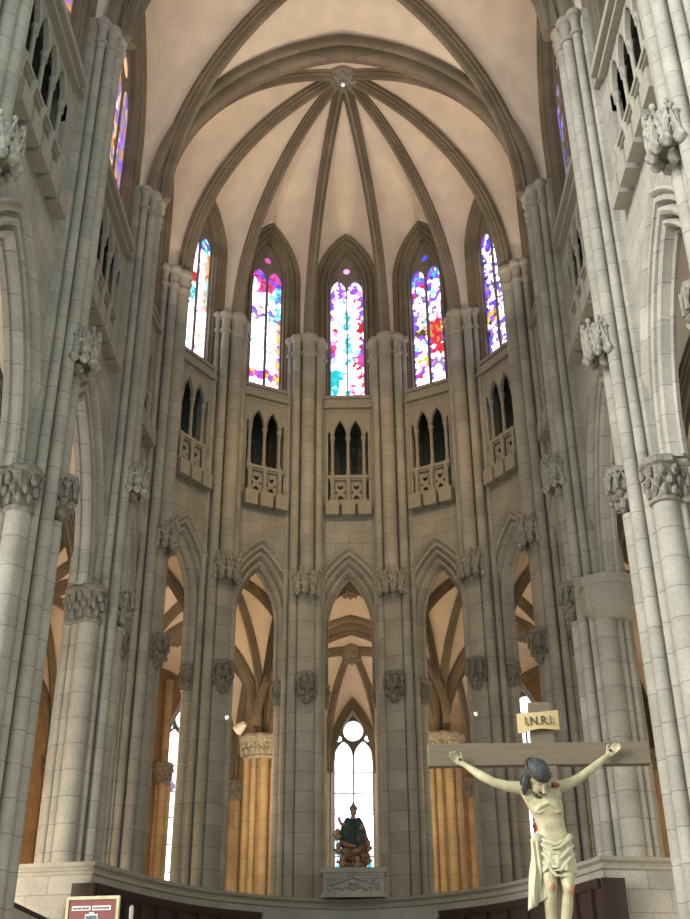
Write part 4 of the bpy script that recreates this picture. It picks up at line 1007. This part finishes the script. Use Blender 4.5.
# hair, beard, thorns
b=MB(); rows=[]
for j in range(9):
    ph=PI/2-j*(PI*.62)/8
    rows.append([hd+Vector((-.004+.108*math.cos(ph)*math.cos(a)*(1+.02*math.sin(11*a)),.004+.136*math.cos(ph)*math.sin(a)*(1+.02*math.sin(9*a)),.012+.118*math.sin(ph)-(.03 if math.sin(a)<-.3 and j>5 else 0)*0)) for a in [2*PI*k/30 for k in range(30)] ])
rows=[[p if not (p.y<hd.y-.07 and p.z<hd.z+.02) else Vector((p.x,min(p.y,hd.y-.075),max(p.z,hd.z+.02))) for p in r] for r in rows]
b.grid(rows,closed=True)
for k in range(9):
    a=math.radians(-20+220*k/8); p=hd+Vector((.085*math.cos(a),.01+.09*math.sin(a),-.01)); b.tube([p,p+Vector((.015*math.cos(a),.01,-.07)),p+Vector((-.01*math.cos(a),-.0,-.15))],[.036,.036,.02],7)
for sg in (-1,1):
    p=hd+Vector((sg*.10,-.02,-.02)); b.tube([p,p+Vector((sg*.006,-.02,-.07)),p+Vector((-sg*.012,-.03,-.14)),p+Vector((-sg*.03,-.03,-.19))],[.03,.034,.028,.012],7)
bput(bow(b),'hair',M['hair'],fig)
b=MB()
for k in range(9):
    u=(k-4)/4; p=hd+Vector((.04+u*.062,-.085+.055*u*u-.02,-.135+.045*u*u)); b.tube([p+Vector((0,.02,.01)),p+Vector((0,-.012,-.035)),p+Vector((.006-u*.02,-.0,-.085+.02*abs(u)))],[.022,.026,.008],7)
b.tube([hd+Vector((.0,-.135,-.115)),hd+Vector((.043,-.15,-.108)),hd+Vector((.086,-.13,-.118))],[.008,.012,.008],6)
bput(bow(b),'beard',M['beard'],fig)
b=MB()
for q in range(3):
    pts=[hd+Vector((.117*math.cos(a)+.006*math.sin(5*a+q*2),.01+.130*math.sin(a),.025+.02*math.sin(a)+.013*math.sin(4*a+2.1*q))) for a in [2*PI*k/24 for k in range(25)]]
    b.tube(pts,.010,6)
for k in range(16):
    a=2*PI*k/16; p=hd+Vector((.12*math.cos(a),.01+.132*math.sin(a),.03)); b.tube([p,p+Vector((.03*math.cos(a+.6),.03*math.sin(a+.6),.018))],[.006,.001],5)
bput(bow(b),'thorn_crown',M['thorn'],fig)
# loincloth
b=MB(); rows=[]
na=72
def hem(a):  # a: 0 = right (+x), -pi/2 = front
    x=math.cos(a); fr=max(0,-math.sin(a))
    return 1.685+.035*fr*math.cos(2.2*(x+.25))*1.0-(.07*max(0,-x-.35))-(.02*max(0,x-.6))
def waist(a):
    fr=max(0,-math.sin(a)); return 2.075-.11*fr*fr
for j in range(17):
    t=j/16; row=[]
    for k in range(na):
        a=2*PI*k/na; z=waist(a)*(1-t)+hem(a)*t; c=math.cos(a); s=math.sin(a)
        fold=.010*math.sin(13*a+3.5*t)*(.3+t)+.012*math.sin(5*a-7*t+1)*(1-.4*t)
        rx=.183+.035*t+fold; ry=.142+.022*t+fold
        row.append((2.378-.012*t+rx*c,12.235-.01*t+ry*s,z))
    rows.append(row)
b.grid(rows,closed=True)
for q in range(6):   # swags across the front, sweeping down from both hips
    sg=-1 if q%2 else 1; zz=2.03-.045*q
    b.tube([(2.378+sg*.19,12.19,zz+.02),(2.378+sg*.13,12.10,zz-.04),(2.378+sg*.03,12.075,zz-.11-.01*q),(2.378-sg*.09,12.085,zz-.13-.008*q)],[.02,.022,.018,.006],8)
b.tube([(2.378+.185*math.cos(a),12.235+.15*math.sin(a),waist(a)-.005+.006*math.sin(9*a)) for a in [2*PI*k/40 for k in range(41)]],.022,8)
b.blob((2.19,12.14,2.02),(.055,.05,.06),(12,8),.2)
rows=[]
for j in range(20):   # the long end hanging at the figure's right hip
    t=j/19; z=2.02-.65*t; w=.045+.055*t
    rows.append([(2.165-.015*t+.012*math.sin(5*t)+w*u+.006*math.sin(9*t+6*u),12.13-.03*math.sin(3*u+4*t)*(.4+t)+.02*math.cos(7*u),z-.07*t*(-u)*.9) for u in [-1+.2*k for k in range(11)]])
b.grid(rows)
cl=bput(b,'loincloth',M['cloth'],fig); so=cl.modifiers.new('thick','SOLIDIFY'); so.thickness=.012; so.offset=-1
for nm,p,r in (('knee_wound',(2.305,12.052,1.535),(.024,.012,.035)),('knee_wound',(2.495,12.056,1.50),(.024,.014,.045)),('shoulder_wound',(2.44,12.125,2.575),(.045,.03,.028)),('nail_head',(1.445,12.330,2.905),(.016,.014,.016)),('nail_head',(3.12,12.330,2.985),(.016,.014,.016))):
    b=MB(); b.blob(p,r,(10,7),.3); bput(b,nm,M['blood'] if 'wound' in nm else M['iron'],fig)

# ------------------------------------------------------------------ notice board, pole, handrail, floodlights
nb=empty('notice_board',(-2.64,13.0,FLOOR_P),math.radians(-8)); tag(nb,'red notice board in a pale gilt frame at the bottom left','notice board')
mb=MB(); mb.box(-.285,.285,-.012,.012,.72,1.565); mb.build('red_panel',M['red'],nb)
mb=MB(); mb.box(-.305,.305,-.022,.022,1.565,1.60); mb.box(-.305,.305,-.022,.022,.69,.725); mb.box(-.305,-.275,-.022,.022,.725,1.565); mb.box(.275,.305,-.022,.022,.725,1.565); mb.build('frame',M['gilt'],nb)
for x0,x1 in ((-.235,-.02),(.0,.215)):
    mb=MB(); mb.box(x0,x1,-.018,-.012,1.452,1.50); sp_=mb.build('text_strip',M['paper'],nb)
    mb=MB(); rr=random.Random(int(x0*100)+50); x=x0+.012
    while x<x1-.02:
        wv=rr.uniform(.006,.012); mb.box(x,x+wv,-.0195,-.018,1.464,1.464+rr.uniform(.018,.024)); x+=wv+.005
    mb.build('print_marks',M['ink'],sp_)
mb=MB(); mb.box(-.065,.06,-.018,-.012,1.10,1.40); mb.build('photo_print',M['photo'],nb)
mb=MB(); mb.box(-.075,.07,-.016,-.012,1.085,1.415); mb.box(-.03,.025,-.017,-.012,1.415,1.435); mb.build('photo_mount',M['paper'],nb)
mb=MB(); mb.box(-.235,-.11,-.018,-.012,1.15,1.345); mb.build('pale_print',M['paleblue'],nb)
mb=MB(); mb.box(.10,.225,-.018,-.012,1.15,1.335); mb.build('paper_print',M['paper'],nb)
for sg in (-1,1):
    mb=MB(); mb.tube([(sg*.24,.03,1.4),(sg*.25,.10,.6),(sg*.27,.22,ZF)],.018,8); mb.tube([(sg*.24,.0,.70),(sg*.26,-.12,ZF)],.018,8); mb.build('leg',M['iron'],nb)
def simple(name,mb,mat,origin,label,cat,group=None):
    o=sh(mb,origin[0],origin[1]).build(name,mat,base=origin); tag(o,label,cat,group); return o
mb=MB(); x,y=-3.99,22.0; mb.lathe(x,y,[(.2,ZF),(.2,ZF+.05),(.04,ZF+.12),(.035,2.0),(.06,2.04),(.06,2.10),(.04,2.12),(.04,2.52),(.005,2.55)],12); simple('candle_pole',mb,M['white'],(x,y,FLOOR_P),'slim white pole standing in front of the dark left stalls','pole')
hp=empty('stair_parapet',(-6.1,22.9,FLOOR_P)); tag(hp,'sloping stair parapet with a dark handrail at the bottom left edge','parapet')
mb=MB(); X0,X1,Z0,Z1=-6.75,-5.25,2.75,2.1
mb.add([(X0+6.1,-.1,ZF),(X1+6.1,-.1,ZF),(X1+6.1,.1,ZF),(X0+6.1,.1,ZF),(X0+6.1,-.1,Z0),(X1+6.1,-.1,Z1),(X1+6.1,.1,Z1),(X0+6.1,.1,Z0)],[(0,3,2,1),(4,5,6,7),(0,1,5,4),(1,2,6,5),(2,3,7,6),(3,0,4,7)]); mb.build('stone_slab',M['ashlar'],hp)
mb=MB(); mb.tube([(X0+6.1,0,Z0+.03),(X1+6.1,0,Z1+.03)],.06,8); mb.build('handrail',M['darkwood'],hp)
def flood(p,d,label,s=1.0):
    t=empty('floodlight',(p[0],p[1],p[2]+EYE)); tag(t,label,'floodlight','small floodlights fixed to the piers')
    d=Vector(d).normalized(); a=Vector((0,0,0)); mb=MB(); z0=p[2]
    q=lambda v:(v.x,v.y,v.z+z0)
    mb.tube([q(-d*.12*s),q(-d*.02*s),q(d*.06*s),q(d*.1*s)],[.05*s,.09*s,.11*s,.12*s],12); mb.build('housing',M['white'],t)
    mb=MB(); mb.tube([q(d*.101*s),q(d*.108*s)],[.10*s,.10*s],12); mb.build('lamp_face',M['lamp'],t)
    mb=MB(); mb.tube([q(Vector((0,0,-.02))),q(Vector((0,.0,-.1*s))),q(Vector((0,.14*s,-.12*s)))],.02,6); mb.build('arm',M['iron'],t)
flood((-3.80,33.30,9.22),(.55,-.5,-.55),'small white floodlight on the pier left of the amber cluster',.6)
flood((3.86,33.15,9.20),(-.55,-.5,-.55),'small white floodlight on the pier above the crossbeam left end',.6)
flood((-4.02,39.5,10.55),(-.75,.45,-.5),'larger pale floodlight beside the amber cluster capital',1.9)
flood((-6.72,22.0,6.85),(.75,-.3,-.6),'small white floodlight on the left pier edge against brown wall',.6)
flood((6.80,22.0,6.85),(-.75,-.3,-.6),'small white floodlight on the right pale pier edge',.6)

# ------------------------------------------------------------------ light
def point(name,loc,e,col,r=.25):
    l=bpy.data.lights.new(name,'POINT'); l.energy=e; l.color=col; l.shadow_soft_size=r
    o=bpy.data.objects.new(name,l); o.location=(loc[0],loc[1],loc[2]+EYE); C.objects.link(o); return o
def spot(name,loc,to,e,col,ang,blend=.6,r=.3):
    l=bpy.data.lights.new(name,'SPOT'); l.energy=e; l.color=col; l.spot_size=math.radians(ang); l.spot_blend=blend; l.shadow_soft_size=r
    o=bpy.data.objects.new(name,l); o.location=(loc[0],loc[1],loc[2]+EYE); d=Vector(to)-Vector(loc); o.rotation_euler=d.to_track_quat('-Z','Y').to_euler(); C.objects.link(o); return o
WARM=(1,.72,.42); WARM2=(1,.82,.6)
for sd in (-1,1):
    k=1.0 if sd<0 else .6
    for (x,y,z,e) in ((1.56,37.3,8.0,190),(4.5,36.8,8.0,190),(6.5,34.6,8.0,300),(9.6,30.5,6.0,300),(5.6,41.0,2.4,45),(10.6,37.6,2.4,150),(13.0,31.0,3.0,200),(13.0,24.2,3.0,200)):
        point('ambulatory_lamp',(sd*x,y,z),e*k,WARM,.15)
    point('aisle_lamp',(sd*9.6,23.5,2.6),600 if sd<0 else 150,WARM2); point('aisle_lamp',(sd*9.6,17.2,2.6),(1500 if sd<0 else 250),(1,.95,.85))
point('ambulatory_lamp',(0,42.6,2.2),110,WARM)
for sd in (-1,1):
    spot('vault_floodlight',(sd*5.2,28.4,19.5),(sd*-1.5,30.2,31.5),1350,(1,.79,.57),100,.8,.12)
    spot('added_choir_fill',(sd*5.1,25.6,21.0),(sd*-1.6,34.6,17),1000,(1,.62,.25),80,.9,.12)  # unseen warm spots added to tint the apse walls
    spot('nave_vault_floodlight',(sd*5.3,22.0,19.5),(sd*-1.5,24,31),900,(1,.84,.68),105,.8,.12)
sun=bpy.data.lights.new('daylight','SUN'); sun.energy=4.2; sun.angle=math.radians(24); sun.color=(1,.98,.93)
so=bpy.data.objects.new('daylight',sun); so.rotation_euler=Vector((.80,.52,-.30)).to_track_quat('-Z','Y').to_euler(); so.location=(-5,-5,35); C.objects.link(so)
w=bpy.data.worlds.new('World'); bpy.context.scene.world=w; w.use_nodes=True
bg=w.node_tree.nodes['Background']; bg.inputs[0].default_value=(.90,1.0,.95,1); bg.inputs[1].default_value=.92

# ------------------------------------------------------------------ camera
pit,rol,yaw=.4985,-.008,-.0135
cy,sy,cp_,sp2=math.cos(yaw),math.sin(yaw),math.cos(pit),math.sin(pit)
def toworld(x,y,z):   # undo the yaw
    return Vector((x*cy+y*sy,-x*sy+y*cy,z))
right0=Vector((1,0,0)); fwd0=Vector((0,cp_,sp2)); up0=Vector((0,-sp2,cp_))
r_=right0*math.cos(rol)-up0*(-math.sin(rol))*(-1); 
# image right at roll: x'=x cos r - y sin r (y down)
rx=right0*math.cos(rol)+up0*math.sin(rol); ux=up0*math.cos(rol)-right0*math.sin(rol)
R_=[toworld(*v) for v in (rx,ux,-fwd0)]
cam=bpy.data.cameras.new('camera'); cam.sensor_fit='AUTO'; cam.sensor_width=36; cam.lens=1100/919*36; cam.clip_end=300
co=bpy.data.objects.new('camera',cam); C.objects.link(co)
co.matrix_world=Matrix(((R_[0].x,R_[1].x,R_[2].x,.363),(R_[0].y,R_[1].y,R_[2].y,0),(R_[0].z,R_[1].z,R_[2].z,EYE),(0,0,0,1)))
sc=bpy.context.scene; sc.camera=co
sc.view_settings.view_transform='Standard'; sc.view_settings.look='None'; sc.view_settings.gamma=1; sc.view_settings.exposure=0
sc.view_settings.use_curve_mapping=False
